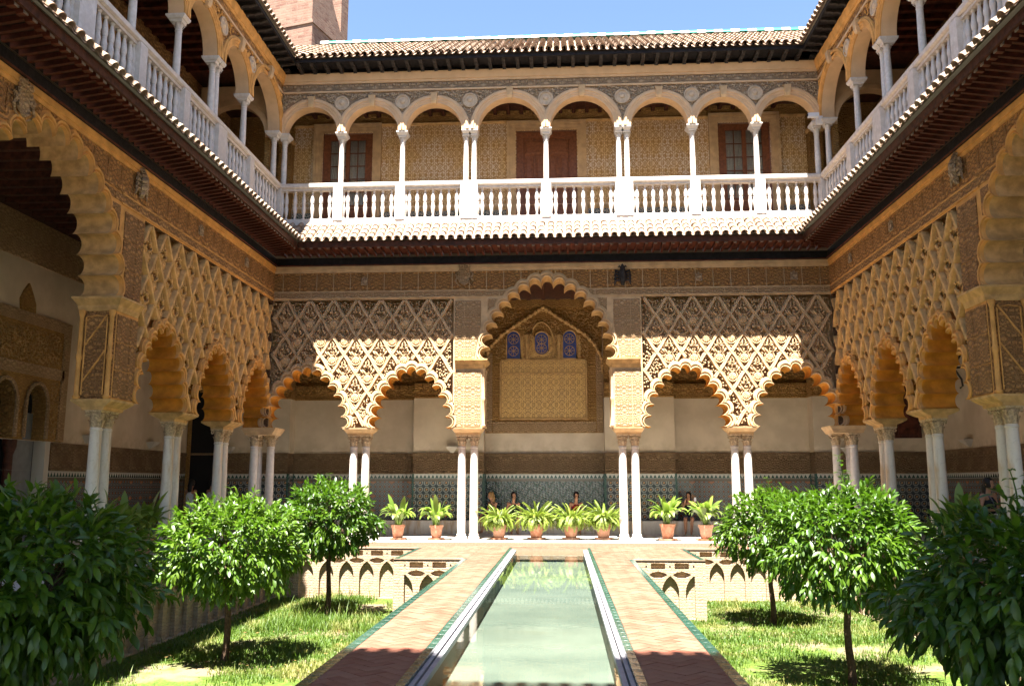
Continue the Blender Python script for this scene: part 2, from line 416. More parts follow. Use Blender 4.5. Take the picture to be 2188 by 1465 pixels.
def struct(name, mb, mat, smooth=None, **kw):
    return mb.build(name, mat, None, smooth, kind='structure', **kw)
class Wing:
    def __init__(s, k): s.k = k; s.rz = {'back': 0, 'left': pi / 2, 'right': -pi / 2, 'near': pi}[k]
    def __call__(s, u, w, z):
        return {'back': (u, D - w, z), 'left': (XL + w, u, z), 'right': (XR - w, u, z), 'near': (u, YN + w, z)}[s.k]
BACK, LEFT, RIGHT, NEAR = Wing('back'), Wing('left'), Wing('right'), Wing('near')
def inpoly(x, y, P):
    c = False; n = len(P); j = n - 1
    for i in range(n):
        xi, yi = P[i][0], P[i][1]; xj, yj = P[j][0], P[j][1]
        if (yi > y) != (yj > y) and x < (xj - xi) * (y - yi) / (yj - yi) + xi: c = not c
        j = i
    return c
# ============================================================ GROUND, POOL, GARDENS
GX0, GX1 = -7.85, 7.05                        # outer garden edges
PXa, PXb, PXc, PXd = -2.36, -1.40, .64, 1.62  # path / pool edges
NL, NR = -3.97, 3.24                          # inner corners of the raised blocks
YB, YF, YE = 23.95, 20.6, 24.9                # garden back edge, block front edge, platform edge
Y0 = 3.4
ground = MB(); ground.box(-60, 60, -40, 90, -2.2, -2.0)
struct('ground', ground, 'soil')
# marble platform ring + gallery floors (slabs as parts of the floor)
pf = MB()
xa, xb = XL + .37 , XR - .37
def ring(m, x0, x1, y0, y1, X0, X1, Y0_, Y1_, z0, z1):   # ring between inner and outer rectangle
    m.box(X0, X1, Y0_, y0, z0, z1); m.box(X0, X1, y1, Y1_, z0, z1); m.box(X0, x0, y0, y1, z0, z1); m.box(x1, X1, y0, y1, z0, z1)
ring(pf, xa, xb, Y0 - .3, YE, OL, OR_, ON, OB, -.35, -.004)
floor_o = struct('gallery_floor', pf, 'mortar')
def slabs(x0, x1, y0, y1, dx, dy, name='marble_slab'):
    nx = max(1, round((x1 - x0) / dx)); ny = max(1, round((y1 - y0) / dy)); c = 0
    ax, ay = (x1 - x0) / nx, (y1 - y0) / ny
    mb = MB(); mb.box(-ax / 2 + .003, ax / 2 - .003, -ay / 2 + .003, ay / 2 - .003, -.03, 0)
    me = mb.mesh(name, 'pavement_marble')
    for i in range(nx):
        for j in range(ny):
            inst(me, name, (x0 + ax * (i + .5), y0 + ay * (j + .5), random.uniform(-.0015, .0015)), parent=floor_o)
slabs(XL - .4, XR + .4, YE, D + .9, 1.1, .82)
for (x0, x1) in ((XL - .4, xa), (xb, XR + .4)): slabs(x0, x1, 10, YE, .8, 1.2)
far = MB(); far.box(OL, OR_, D + .903, OB, -.03, 0); far.box(OL, XL - .403, ON, D + .9, -.03, 0); far.box(XR + .403, OR_, ON, D + .9, -.03, 0)
far.box(XL - .4, XR + .4, ON, Y0 - .3, -.03, 0)
far.build('marble_paving', 'pavement_marble', floor_o)

# terracotta walks around the pool and the gardens
BL, BW = .28, .14
def clip(poly, x0, x1, y0, y1):
    def cut(P, f, val, keep):
        out = []
        for i in range(len(P)):
            a, b = P[i], P[(i + 1) % len(P)]; ka, kb = keep(a[f], val), keep(b[f], val)
            if ka: out.append(a)
            if ka != kb:
                t_ = (val - a[f]) / (b[f] - a[f]); q = [0, 0]; q[f] = val; q[1 - f] = a[1 - f] + t_ * (b[1 - f] - a[1 - f]); out.append(tuple(q))
        return out
    ge = lambda v, w: v >= w; le = lambda v, w: v <= w
    for f, v, k in ((0, x0, ge), (0, x1, le), (1, y0, ge), (1, y1, le)):
        if not poly: return poly
        poly = cut(poly, f, v, k)
    return poly
def herring(rect, cx0):
    x0, x1, y0, y1 = rect; out = []; R_ = int((y1 - y0 + x1 - x0) / BW) + 6; s2 = sqrt(.5)
    g = .0035
    for a in range(-R_, R_):
        for b in range(-R_, R_):
            k = (a - b) % 4
            if k == 0: q = (a * BW, b * BW, a * BW + BL, b * BW + BW)
            elif k == 3: q = (a * BW, b * BW, a * BW + BW, b * BW + BL)
            else: continue
            P = [(q[0] + g, q[1] + g), (q[2] - g, q[1] + g), (q[2] - g, q[3] - g), (q[0] + g, q[3] - g)]
            P = [((px - py) * s2 + cx0, (px + py) * s2 + (y0 + y1) / 2) for px, py in P]
            xs = [p[0] for p in P]; ys = [p[1] for p in P]
            if max(xs) < x0 or min(xs) > x1 or max(ys) < y0 or min(ys) > y1: continue
            P = clip(P, x0 + .002, x1 - .002, y0 + .002, y1 - .002)
            if len(P) >= 3: out.append(P)
    return out
def walk(name, rects, **kw):
    bed = MB()
    for x0, x1, y0, y1 in rects: bed.box(x0, x1, y0, y1, ZP - .3, ZP - .006)
    o = struct(name, bed, 'mortar')
    bricks = []
    for r in rects: bricks += herring(r, (r[0] + r[1]) / 2)
    def area(P): return abs(sum(P[i][0] * P[(i + 1) % len(P)][1] - P[(i + 1) % len(P)][0] * P[i][1] for i in range(len(P))) / 2)
    bricks = [b for b in bricks if area(b) > .0015]
    vis = [b for b in bricks if b[0][1] > 7.0]; hid = [b for b in bricks if b[0][1] <= 7.0]
    vis.sort(key=lambda b: b[0][1])
    def prism(mb, P, dz):
        n = len(P); vs = [(x, y, ZP - .02) for x, y in P] + [(x, y, ZP + dz) for x, y in P]
        mb.add(vs, [tuple(range(n, 2 * n))] + [(i, (i + 1) % n, n + (i + 1) % n, n + i) for i in range(n)])
    for P in vis[:290]:
        mb = MB(); cx_ = sum(p[0] for p in P) / len(P); cy_ = sum(p[1] for p in P) / len(P)
        prism(mb, P, random.uniform(-.002, .002)); mb.build('brick', 'terracotta', o, origin=(cx_, cy_, ZP), recalc=False)
    mb = MB()
    for P in vis[290:] + hid: prism(mb, P, random.uniform(-.002, .002))
    mb.build('paving_bricks', 'terracotta_far', o, kind='stuff', recalc=False)
    return o
GT = .12
walk('left_walk', [(PXa + GT, PXb - .09, Y0, YF), (PXa + GT, PXb - .09, YF, YB + GT)])
walk('right_walk', [(PXc + .09, PXd - GT, Y0, YF), (PXc + .09, PXd - GT, YF, YB + GT)])
walk('far_walk', [(GX0 - .6, GX1 + .5, YB + GT, YE)])
walk('left_block_terrace', [(NL + GT, PXa + GT - .0, YF + GT, YB + GT)])
walk('right_block_terrace', [(PXd - GT, NR - GT, YF + GT, YB + GT)])
walk('left_side_walk', [(xa + .0, GX0 - GT, 6, YB + GT)])
walk('right_side_walk', [(GX1 + GT, xb - .0, 6, YB + GT)])
# green glazed edging
edging = bpy.data.objects.new('glazed_edging', None); link(edging, None, (XC, 14, ZP)); props(edging, kind='structure')
gb = {}
def edge(x0, y0, x1, y1, w=GT):          # band of tiles along an axis-aligned line; (x0,y0)-(x1,y1) is its corner rectangle
    L = max(abs(x1 - x0), abs(y1 - y0)); al = 'x' if abs(x1 - x0) > abs(y1 - y0) else 'y'
    n = round(L / .27); d = L / n; key = (al, round(d, 4), w)
    if key not in gb:
        m = MB(); a, b = (d / 2 - .003, w / 2) if al == 'x' else (w / 2, d / 2 - .003)
        m.cbox(-a, a, -b, b, -.06, .004, .004); gb[key] = m.mesh('glazed_tile', 'green_tile')
    c0 = (min(x0, x1), min(y0, y1)); o2 = abs(y1 - y0) / 2 if al == 'x' else abs(x1 - x0) / 2
    return [(key, (c0[0] + d * (i + .5), c0[1] + o2) if al == 'x' else (c0[0] + o2, c0[1] + d * (i + .5))) for i in range(n)]
tiles = []
tiles += edge(PXa, Y0, PXa + GT, YF) + edge(PXd - GT, Y0, PXd, YF)
tiles += edge(PXb - .09, Y0, PXb, 24.31, .09) + edge(PXc, Y0, PXc + .09, 24.31, .09) + edge(PXb - .09, 24.31, PXc + .09, 24.40, .09)
tiles += edge(NL, YF, PXa + GT, YF + GT) + edge(PXd - GT, YF, NR, YF + GT)
tiles += edge(NL, YF + GT, NL + GT, YB + GT) + edge(NR - GT, YF + GT, NR, YB + GT)
tiles += edge(GX0 - GT, YB, NL, YB + GT) + edge(NR, YB, GX1 + GT, YB + GT)
tiles += edge(GX0 - GT, 6, GX0, YB) + edge(GX1, 6, GX1 + GT, YB)
tiles.sort(key=lambda t_: (t_[1][1] < 7.2, t_[1][1]))
for k, (key, p) in enumerate(tiles):
    if k < 300: inst(gb[key], 'glazed_tile', (p[0], p[1], ZP), parent=edging)
rest = MB()
for key, p in tiles[300:]:
    al, d, w = key; a, b = (d / 2 - .003, w / 2) if al == 'x' else (w / 2, d / 2 - .003)
    rest.box(p[0] - a, p[0] + a, p[1] - b, p[1] + b, ZP - .06, ZP + .004)
rest.build('glazed_tiles', 'green_tile', edging, kind='stuff')

# pool
px0, px1, py0, py1 = PXb, PXc, Y0, 24.31
def inring(m, x0, x1, y0, y1, a, b, z0, z1):  # ring from inset a to inset b
    m.box(x0 + a, x1 - a, y0 + a, y0 + b, z0, z1); m.box(x0 + a, x1 - a, y1 - b, y1 - a, z0, z1)
    m.box(x0 + a, x0 + b, y0 + b, y1 - b, z0, z1); m.box(x1 - b, x1 - a, y0 + b, y1 - b, z0, z1)
pb = MB(); pb.box(px0, px1, py0, py1, -.60, -.46); 
pool = struct('pool_basin', pb, 'pool_stone')
m = MB(); inring(m, px0, px1, py0, py1, 0, .112, -.46, -.216); m.build('basin_wall', 'pool_stone', pool)
m = MB(); inring(m, px0, px1, py0, py1, .003, .048, -.215, -.135); m.build('outer_curb', 'curb', pool)
m = MB(); inring(m, px0, px1, py0, py1, .050, .062, -.215, -.185); m.build('gutter_gap', 'curb_shadow_gap', pool)
m = MB(); inring(m, px0, px1, py0, py1, .064, .115, -.214, -.150); m.build('inner_curb', 'curb', pool)
m = MB(); m.add([(px0 + .105, py0 + .105, -.180), (px1 - .105, py0 + .105, -.180), (px1 - .105, py1 - .105, -.180), (px0 + .105, py1 - .105, -.180)], [(0, 1, 2, 3)])
struct('water', m, 'water', recalc=False)

# sunken gardens
for nm, x0, x1 in (('left_garden_lawn', GX0, PXa), ('right_garden_lawn', PXd, GX1)):
    m = MB(); n = 60; ny = 80
    vs = []; fs = []
    for j in range(ny + 1):
        for i in range(n + 1):
            x = x0 + (x1 - x0) * i / n; y = 4 + (YB - 4) * j / ny
            vs.append((x, y, ZG + .05 * noise.noise(Vector((x * .7, y * .7, 3))) + .02 * noise.noise(Vector((x * 3, y * 3, 1)))))
    for j in range(ny):
        for i in range(n):
            a = j * (n + 1) + i; fs.append((a, a + 1, a + n + 2, a + n + 1))
    m.add(vs, fs); struct(nm, m, 'lawn_soil', 60, recalc=False)

def garden_wall(label, P0, P1, nrm):
    """brick retaining wall with interlaced blind arches between P0 and P1 (x,y); nrm = direction it faces"""
    P0, P1 = Vector(P0), Vector(P1); L = (P1 - P0).length; d = (P1 - P0) / L; N = Vector(nrm)
    H = ZP - ZG - .02; s = .56; n = max(2, round(L / s)); s = L / n
    th = thing('garden_wall', (P0.x, P0.y, ZG), label, 'wall', 'brick walls of the sunken gardens')
    def TT(u, w, z): q = P0 + d * u + N * w; return (q.x, q.y, ZG - .12 + z)
    H += .12
    bk = MB(); bk.box(0, L, -.3, -.10, 0, H); bk.map(TT).build('back_wall', 'old_brick', th)
    fr = MB(); holes = []
    hw = s * .36; ysp = .62 * H * .9; za = .83 * H * .93
    def arch(c):
        pts = [(c - hw, .16), (c + hw, .16)]
        R_ = hw * 2.3; th_ = math.acos((R_ - hw) / R_); zz = za - R_ * sin(th_)
        for k in range(8):
            q = th_ * k / 7; pts.append((c + hw - R_ * (1 - cos(q)), zz + R_ * sin(q)))
        for k in range(6, -1, -1): pts.append((2 * c - pts[2 + k][0], pts[2 + k][1]))
        return pts
    for k in range(n): holes.append(arch((k + .5) * s))
    for k in range(1, n):
        c = k * s; e = s * .40; z0 = za - .03; z1 = z0 + .13
        holes.append([(c - e, z0 + .05), (c - e * .4, z0 - .02), (c + e * .4, z0 - .02), (c + e, z0 + .05), (c + e * .6, z1 - .03), (c, z1), (c - e * .6, z1 - .03)])
        holes.append([(c - s * .3, H - .19), (c + s * .3, H - .19), (c + s * .3, H - .05), (c - s * .3, H - .05)])
    outer = [(0, 0), (L, 0), (L, H), (0, H)]
    fr.poly([(a, 0, b) for a, b in outer], [[(a, 0, b) for a, b in h] for h in holes])
    for h in holes: fr.strip([(a, 0, b) for a, b in h], [(a, -.10, b) for a, b in h], True)
    fr.strip([(a, 0, b) for a, b in outer], [(a, -.10, b) for a, b in outer], True)
    fr.map(TT).build('blind_arcade', 'old_brick', th, origin=None)
    bo = MB()
    for k in range(n): bo.lathe([(.028, 0), (.028, .004)], n=8)
    hb = MB().lathe([(.022, 0), (.018, .003)], n=8).mesh('put_log_hole', 'dark_void')
    for k in range(n):
        p = TT((k + .5) * s, .002, H - .12); ang = atan2(N.y, N.x)
        inst(hb, 'boss_hole', p, rot=(0, pi / 2, ang), parent=th)
    cp = MB(); cp.box(0, L, -.3, .015, H + .003, H + .02 + .003); cp.map(TT).build('coping', 'mortar', th)
garden_wall('brick garden wall with interlaced blind arches along the left lawn, half in shade', (GX0, 5.5), (GX0, YB), (1, 0))
garden_wall('brick garden wall along the right lawn, seen behind the dark orange tree', (GX1, 5.5), (GX1, YB), (-1, 0))
garden_wall('sunlit brick garden wall across the far end of the left lawn', (GX0, YB), (NL, YB), (0, -1))
garden_wall('sunlit brick garden wall across the far end of the right lawn', (NR, YB), (GX1, YB), (0, -1))
garden_wall('short brick garden wall beside the left walk, nearer the pool', (NL, YF), (PXa, YF), (0, -1))
garden_wall('short brick garden wall beside the right walk, nearer the pool', (PXd, YF), (NR, YF), (0, -1))
for lab, x, a, b, nx in (('left raised block side wall facing the left lawn', NL, YF, YB, -1), ('right raised block side wall facing the right lawn', NR, YF, YB, 1),
                         ('retaining wall under the left walk facing the left lawn', PXa, Y0, YF, -1), ('retaining wall under the right walk facing the right lawn', PXd, Y0, YF, 1)):
    m = MB(); m.box(min(x, x - nx * .25), max(x, x - nx * .25), a + .002, b - .002, ZG - .1, ZP - .07)
    props(m.build('garden_wall', 'old_brick', origin=(x, a, ZG)), 'brick ' + lab, 'wall', 'brick walls of the sunken gardens')

# grass
def grass(name, x0, x1, n, seed, label):
    rs = np.random.RandomState(seed)
    xs = rs.uniform(x0 + .03, x1 - .03, n * 3); ys = rs.uniform(8.5, YB - .05, n * 3)
    keep = []
    for i in range(n * 3):
        x, y = xs[i], ys[i]
        if y > YF - .03 and (NL - .03 < x < PXa or PXd < x < NR + .03): continue
        b = noise.noise(Vector((x * .55 + seed, y * .55, 0)))
        tall = 1.0
        if b > .10 and rs.rand() < .35 + 2.2 * (b - .1): continue
        keep.append(i)
        if len(keep) >= n: break
    vs = np.zeros((len(keep) * 5, 3)); fs = []
    for q, i in enumerate(keep):
        x, y = xs[i], ys[i]; edgef = min(x - x0, x1 - x, YB - y, 9)
        tl = .5 + .5 * noise.noise(Vector((x * .4, y * .4, seed)))
        h = rs.uniform(.035, .10) * (.6 + .9 * tl)
        if rs.rand() < .035: h *= rs.uniform(1.6, 2.6)
        if name.startswith('left') and y > 18.5 and x > -6.5: h *= 2.3
        a = rs.uniform(0, 2 * pi); w = rs.uniform(.003, .006) * (1 + y * .05); l = rs.uniform(.1, .7) * h
        dx, dy = cos(a), sin(a); z = ZG - .01
        o = q * 5
        vs[o] = (x - dy * w, y + dx * w, z); vs[o + 1] = (x + dy * w, y - dx * w, z)
        vs[o + 2] = (x + dy * w * .8 + dx * l * .35, y - dx * w * .8 + dy * l * .35, z + h * .6)
        vs[o + 3] = (x - dy * w * .8 + dx * l * .35, y + dx * w * .8 + dy * l * .35, z + h * .6)
        vs[o + 4] = (x + dx * l, y + dy * l, z + h); fs.append((o, o + 1, o + 2, o + 3)); fs.append((o + 3, o + 2, o + 4))
    me = bpy.data.meshes.new(name); me.from_pydata(vs.tolist(), [], fs); me.materials.append(M['grass_blade'])
    o = bpy.data.objects.new(name, me); COL.objects.link(o); props(o, label, 'grass', None, 'stuff')
grass('left_lawn_grass', GX0, PXa, 60000, 3, 'bright uneven grass in the sunken garden left of the pool')
grass('right_lawn_grass', PXd, GX1, 60000, 5, 'bright uneven grass in the sunken garden right of the pool')

def litter(name, x0, x1, n, seed, label):
    rs = random.Random(seed); m = MB()
    for k in range(n):
        x, y = rs.uniform(x0 + .1, x1 - .1), rs.uniform(9, YB - .2)
        if y > YF - .1 and (NL - .1 < x < PXa or PXd < x < NR + .1): continue
        a = rs.uniform(0, 6.28); L = rs.uniform(.05, .10); w = L * .3; z = ZG + rs.uniform(.05, .09); c, s = cos(a), sin(a)
        P = [(-L / 2, 0, 0), (0, -w / 2, rs.uniform(-.01, .02)), (L / 2, 0, .01), (0, w / 2, rs.uniform(-.01, .02))]
        m.add([(x + p * c - q * s, y + p * s + q * c, z + r) for p, q, r in P], [(0, 1, 2), (0, 2, 3)])
    props(m.build(name, 'dead_leaf', origin=((x0 + x1) / 2, 15, ZG), recalc=False), label, 'fallen leaves', None, 'stuff')
litter('fallen_leaves', GX0, PXa, 420, 2, 'dry fallen leaves scattered over the left lawn')
litter('fallen_leaves', PXd, GX1, 420, 4, 'dry fallen leaves scattered over the right lawn')
# ============================================================ LOWER ARCADES
def pointed(c, w, h, z0, n):
    """n+1 points of a pointed arch from left to right, equal arc length"""
    R_ = (w * w + h * h) / (2 * w); th = asin(min(1, h / R_)); out = []
    for i in range(n + 1):
        t_ = i / n * 2
        if t_ <= 1: a = th * t_; out.append((c - w + R_ - R_ * cos(a), z0 + R_ * sin(a)))
        else: a = th * (2 - t_); out.append((c + w - R_ + R_ * cos(a), z0 + R_ * sin(a)))
    return out
def lobed(c, w, h, z0, n, off, bulge, m=10):
    P = pointed(c, w + off, h + off, z0, n * 6); out = []
    for k in range(n):
        a, b = P[k * 6], P[(k + 1) * 6]; dx, dz = b[0] - a[0], b[1] - a[1]; L = sqrt(dx * dx + dz * dz)
        nx, nz = -dz / L, dx / L
        base = P[k * 6:(k + 1) * 6 + 1]
        for j in range(m):
            t_ = j / m
            bx, bz = a[0] + dx * t_, a[1] + dz * t_
            an = pi * t_; q = sin(an); sx_ = .5 - .5 * cos(an)
            bx, bz = a[0] + dx * sx_, a[1] + dz * sx_
            out.append((bx + nx * bulge * L * q, bz + nz * bulge * L * q))
    out.append(P[-1])
    # never below springing
    return [(x, max(z, z0)) for x, z in out]
PROF = [(0, -.03, .68), (.025, .035, .62), (.065, .035, .55), (.075, .0, .53), (.13, .0, .45), (.14, .05, .44), (.20, .05, .39), (.215, 0, .38), (.27, 0, .34)]
class Arch:
    def __init__(s, c, w, h, z0, n): s.c, s.w, s.h, s.z0, s.n = c, w, h, z0, n
    def ring(s, k): off, ww, b = PROF[k]; return lobed(s.c, s.w, s.h, s.z0, s.n, off, b)
def pt(P, w): return [(a, w, b) for a, b in P]
# shared column parts
shaft_me = MB().lathe([(.118, .17), (.127, .6), (.125, 1.4), (.112, 2.5), (.108, 2.66), (.122, 2.67), (.122, 2.70), (.108, 2.71), (.108, 2.74)], n=18).mesh('shaft', 'marble', 40)
shaft_old = shaft_me.copy(); shaft_old.materials[0] = M['marble_aged']
base_me = MB().box(-.155, .155, -.155, .155, 0, .05).lathe([(.155, .05), (.168, .075), (.155, .10), (.135, .11), (.132, .13), (.143, .145), (.138, .165), (.120, .175)], n=18).mesh('base', 'marble', 40)
def capital_mesh(r, h, ab, mat, nl=8):
    m = MB(); m.lathe([(r, 0), (r * 1.0, h * .3), (r * 1.12, h * .6), (r * 1.35, h * .8), (r * 1.2, h * .85)], n=16)
    for lvl, (zz, hh, off) in enumerate(((0, .45, 0), (.32, .45, .5))):
        for k in range(nl):
            a = 2 * pi * (k + off) / nl; ca, sa = cos(a), sin(a); W_ = r * .36
            pr = [(r * 1.02, 0, 1), (r * 1.12, .5, 1.05), (r * 1.32, .85, .9), (r * 1.5, .95, .6), (r * 1.45, .80, .25)]
            vs = []
            for rr, z_, w_ in pr:
                for sg in (-1, 0, 1):
                    r2 = rr - (abs(sg) * .05 * r); vs.append((ca * r2 - sa * sg * W_ * w_, sa * r2 + ca * sg * W_ * w_, h * (zz + hh * z_)))
            fs = []
            for i in range(4):
                for j in range(2): q = i * 3 + j; fs.append((q, q + 1, q + 4, q + 3))
            m.add(vs, fs)
    for k in range(4):
        a = pi / 4 + k * pi / 2; c = Vector((cos(a), sin(a), 0)); pts = []
        for j in range(9):
            t_ = j / 8; ang = -pi / 2 + t_ * 2 * pi * .95; rr = h * .13 * (1 - .45 * t_)
            ctr = c * (r * 1.55) + Vector((0, 0, h * .76)); pts.append(ctr + c * (cos(ang) * rr) + Vector((0, 0, sin(ang) * rr)))
        m.tube(pts, r * .17, 5)
    m.stack([(h * .86, -ab * .86, ab * .86, -ab * .86, ab * .86), (h * .90, -ab * .95, ab * .95, -ab * .95, ab * .95), (h, -ab, ab, -ab, ab)])
    return m.mesh('capital', mat, 30)
cap_me = capital_mesh(.112, .33, .175, 'capital_stone')
def column(parent, x, y, old=False, z=0):
    base = inst(base_me, 'column', (x, y, z), parent=parent)
    inst(shaft_old if old else shaft_me, 'shaft', (x, y, z), parent=base)
    inst(cap_me, 'capital', (x, y, z + 2.73), random.choice((0, pi / 2)), parent=base)
def sect_impost(hu, hw, z0=3.06, g=.1, gw=.0):
    """flared impost block sections, half sizes at the bottom hu, hw"""
    H_ = ZS - z0
    return [(z0, hu, hw), (z0 + .3 * H_, hu + .01, hw + .01), (z0 + .32 * H_, hu + .03, hw + .03), (z0 + .5 * H_, hu + g * .55, hw + gw * .55),
            (z0 + .74 * H_, hu + g * .9, hw + gw * .95), (z0 + .77 * H_, hu + g, hw + gw), (ZS - .002, hu + g + .01, hw + gw + .01)]
def box_stack(m, W_, u, w, secs):
    m.stack([(z, u - a, u + a, w - b, w + b) for z, a, b in secs])
# lattice ornaments
def shell_mesh():
    m = MB(); R_ = .135; n = 20; vs = [(0, -.075, 0)]; fs = []
    for ring_, (rr, yy) in enumerate(((.35, -.085), (.7, -.08), (1.0, -.03))):
        for k in range(n):
            a = 2 * pi * k / n; f = 1 if k % 2 else .80
            vs.append((R_ * rr * cos(a) * (1 if ring_ < 2 else 1), yy * f - (0 if ring_ < 2 else 0), R_ * rr * sin(a)))
    for k in range(n): fs.append((0, 1 + k, 1 + (k + 1) % n))
    for j in range(2):
        for k in range(n): a = 1 + j * n + k; b = 1 + j * n + (k + 1) % n; fs.append((a, a + n, b + n, b))
    m.add(vs, fs)
    ringp = [(cos(2 * pi * k / 16) * R_ * 1.12, -.05, sin(2 * pi * k / 16) * R_ * 1.12) for k in range(17)]
    m.tube(ringp, .018, 5)
    return m.mesh('shell', 'rib_stucco', 35)
def leafspray_mesh():
    m = MB()
    for sx in (-1, 1):
        m.tube([(sx * .02, -.04, -.20), (sx * .07, -.07, -.13), (sx * .13, -.07, -.05), (sx * .10, -.07, .03), (sx * .04, -.06, .06)], [.02, .028, .03, .026, .012], 5)
        m.tube([(sx * .02, -.04, .02), (sx * .05, -.07, .10), (sx * .04, -.07, .20), (0, -.06, .27)], [.018, .022, .02, .01], 5)
        m.tube([(sx * .22, -.03, .0), (sx * .19, -.06, -.07), (sx * .15, -.06, -.12), (sx * .09, -.05, -.17)], [.012, .022, .022, .01], 5)
        m.tube([(sx * .12, -.03, .17), (sx * .14, -.05, .12), (sx * .17, -.05, .07)], [.01, .018, .01], 5)
        b = MB().lathe([(.0, -.034), (.026, -.02), (.034, 0), (.026, .02), (.0, .034)], n=8, cap=False)
        m.add([(p[0] + sx * .085, p[1] - .085, p[2] + .045) for p in b.v], b.f)
    return m.mesh('leaf_spray', 'rib_stucco', 35)
SHELL, SPRAY = shell_mesh(), leafspray_mesh()

SHADED = {'stucco': 'stucco_shaded', 'rib_stucco': 'rib_shaded', 'carved_stucco': 'carved_shaded', 'carved_fine': 'carved_fine_shaded', 'lattice_ground': 'lattice_ground_shaded', 'gold_stucco': 'gold_stucco'}  # stucco copies for the shaded side wings, shade tone in their colour
def mk(wg, n): return SHADED.get(n, n) if wg.k in ('left', 'right') else n
SHELLS = {}
for k_ in ('rib_stucco', 'rib_shaded'):
    a_, b_ = SHELL.copy(), SPRAY.copy(); a_.materials[0] = M[k_]; b_.materials[0] = M[k_]; SHELLS[k_] = (a_, b_)
def lattice(wg, th, u0, u1, arches, peak, pitch_=.73, hh=1.12, detail=True, lim=None):
    """recessed openwork panel: carved ground, crossing ribs, shells and leaf sprays"""
    z1 = ZSB; R5 = [a.ring(8) for a in arches]
    bottom = []
    for r in R5: bottom += r
    # clean: clip ring x into [u0,u1]
    bottom = [(min(max(x, u0), u1), z) for x, z in bottom]
    P = [(u0, ZS)] + bottom + [(u1, ZS), (u1, z1), (u0, z1)]
    Q = []
    for p in P:
        if not Q or (abs(p[0] - Q[-1][0]) + abs(p[1] - Q[-1][1])) > 1e-4: Q.append(p)
    g = MB(); wd = -.065 if wg is BACK else -.13; g.poly(pt(Q, wd))
    for a, b in (((u0, ZS), (u0, z1)), ((u0, z1), (u1, z1)), ((u1, z1), (u1, ZS))):
        g.add([(a[0], wd, a[1]), (b[0], wd, b[1]), (b[0], 0, b[1]), (a[0], 0, a[1])], [(0, 1, 2, 3)])
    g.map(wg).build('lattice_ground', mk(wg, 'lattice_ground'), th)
    closed = [[(a.c - a.w - .35, ZS - 1)] + [p for p in r] + [(a.c + a.w + .35, ZS - 1)] for a, r in zip(arches, R5)]
    def ok(u, z, mg=0.0):
        if u < u0 + mg or u > u1 - mg or z > z1 - mg or z < ZS + .02: return False
        return not any(inpoly(u, z, C) for C in closed)
    if not detail: return
    sl = (pitch_ / 2) / (hh / 2)
    k0 = int((u0 - peak) / pitch_) - 12; k1 = int((u1 - peak) / pitch_) + 12
    for k in range(k0, k1):
        for sg in (-1, 1):
            run = []; runs = []
            nst = 90
            for i in range(nst + 1):
                z = z1 - .03 - (z1 - ZS) * i / nst
                ph = (z1 - z) / (hh / 2)
                wob = .012 * sin(ph * 2 * pi) * sg
                u = peak + k * pitch_ + sg * (z1 - z) * sl + wob
                if ok(u, z, .01): run.append((u, z))
                else:
                    if len(run) > 3: runs.append(run)
                    run = []
            if len(run) > 3: runs.append(run)
            for run in runs:
                run = run[::2] + ([run[-1]] if len(run) % 2 == 0 else [])
                m = MB(); vs = []; fs = []
                for i, (u, z) in enumerate(run):
                    a = run[max(i - 1, 0)]; b = run[min(i + 1, len(run) - 1)]
                    dx, dz = b[0] - a[0], b[1] - a[1]; L = sqrt(dx * dx + dz * dz); nx, nz = -dz / L, dx / L
                    o_ = .004 if sg > 0 else 0
                    for q, w_ in ((-.052, wd - .01), (-.052, -.03 + o_), (-.032, .012 + o_), (.0, -.002 + o_), (.032, .012 + o_), (.052, -.03 + o_), (.052, wd - .01)):
                        vs.append((u + nx * q, w_, z + nz * q))
                for i in range(len(run) - 1):
                    for j in range(6): q = i * 7 + j; fs.append((q, q + 1, q + 8, q + 7))
                fs.append(tuple(range(7))); e = (len(run) - 1) * 7; fs.append(tuple(range(e, e + 7)))
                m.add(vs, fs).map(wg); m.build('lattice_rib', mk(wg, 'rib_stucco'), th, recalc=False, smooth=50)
    cm = MB(); rr_ = random.Random(int(abs(u0 * 10)) + 1)
    G_ = .095 if wg is BACK else .12; nu = int((u1 - u0) / G_); nz = int((z1 - ZS) / G_)
    for i in range(nu):
        for j in range(nz):
            u = u0 + (i + .5 + rr_.uniform(-.2, .2)) * G_; z = ZS + (j + .5 + rr_.uniform(-.2, .2)) * G_
            if not (ok(u, z - .05, .04) and ok(u, z + .05, .04)): continue
            if rr_.random() < .45:
                b = MB().lathe([(0, -.03), (.024, -.015), (.026, .01), (0, .03)], n=5, cap=False); cm.add([(p[0] + u, p[1] + wd + .025, p[2] + z) for p in b.v], b.f)
            else:
                a = rr_.uniform(0, 6.28); s_ = rr_.choice((-1, 1)); P_ = [(u + .045 * cos(a + s_ * q * 1.2), wd + .025 + .012 * (q % 2), z + .05 * sin(a + s_ * q * 1.2)) for q in range(4)]
                cm.tube(P_, [.012, .02, .02, .01], 4, cap=False)
    if cm.v: cm.map(wg).build('arabesque_relief', mk(wg, 'rib_stucco'), th, kind='stuff', recalc=False, smooth=60)
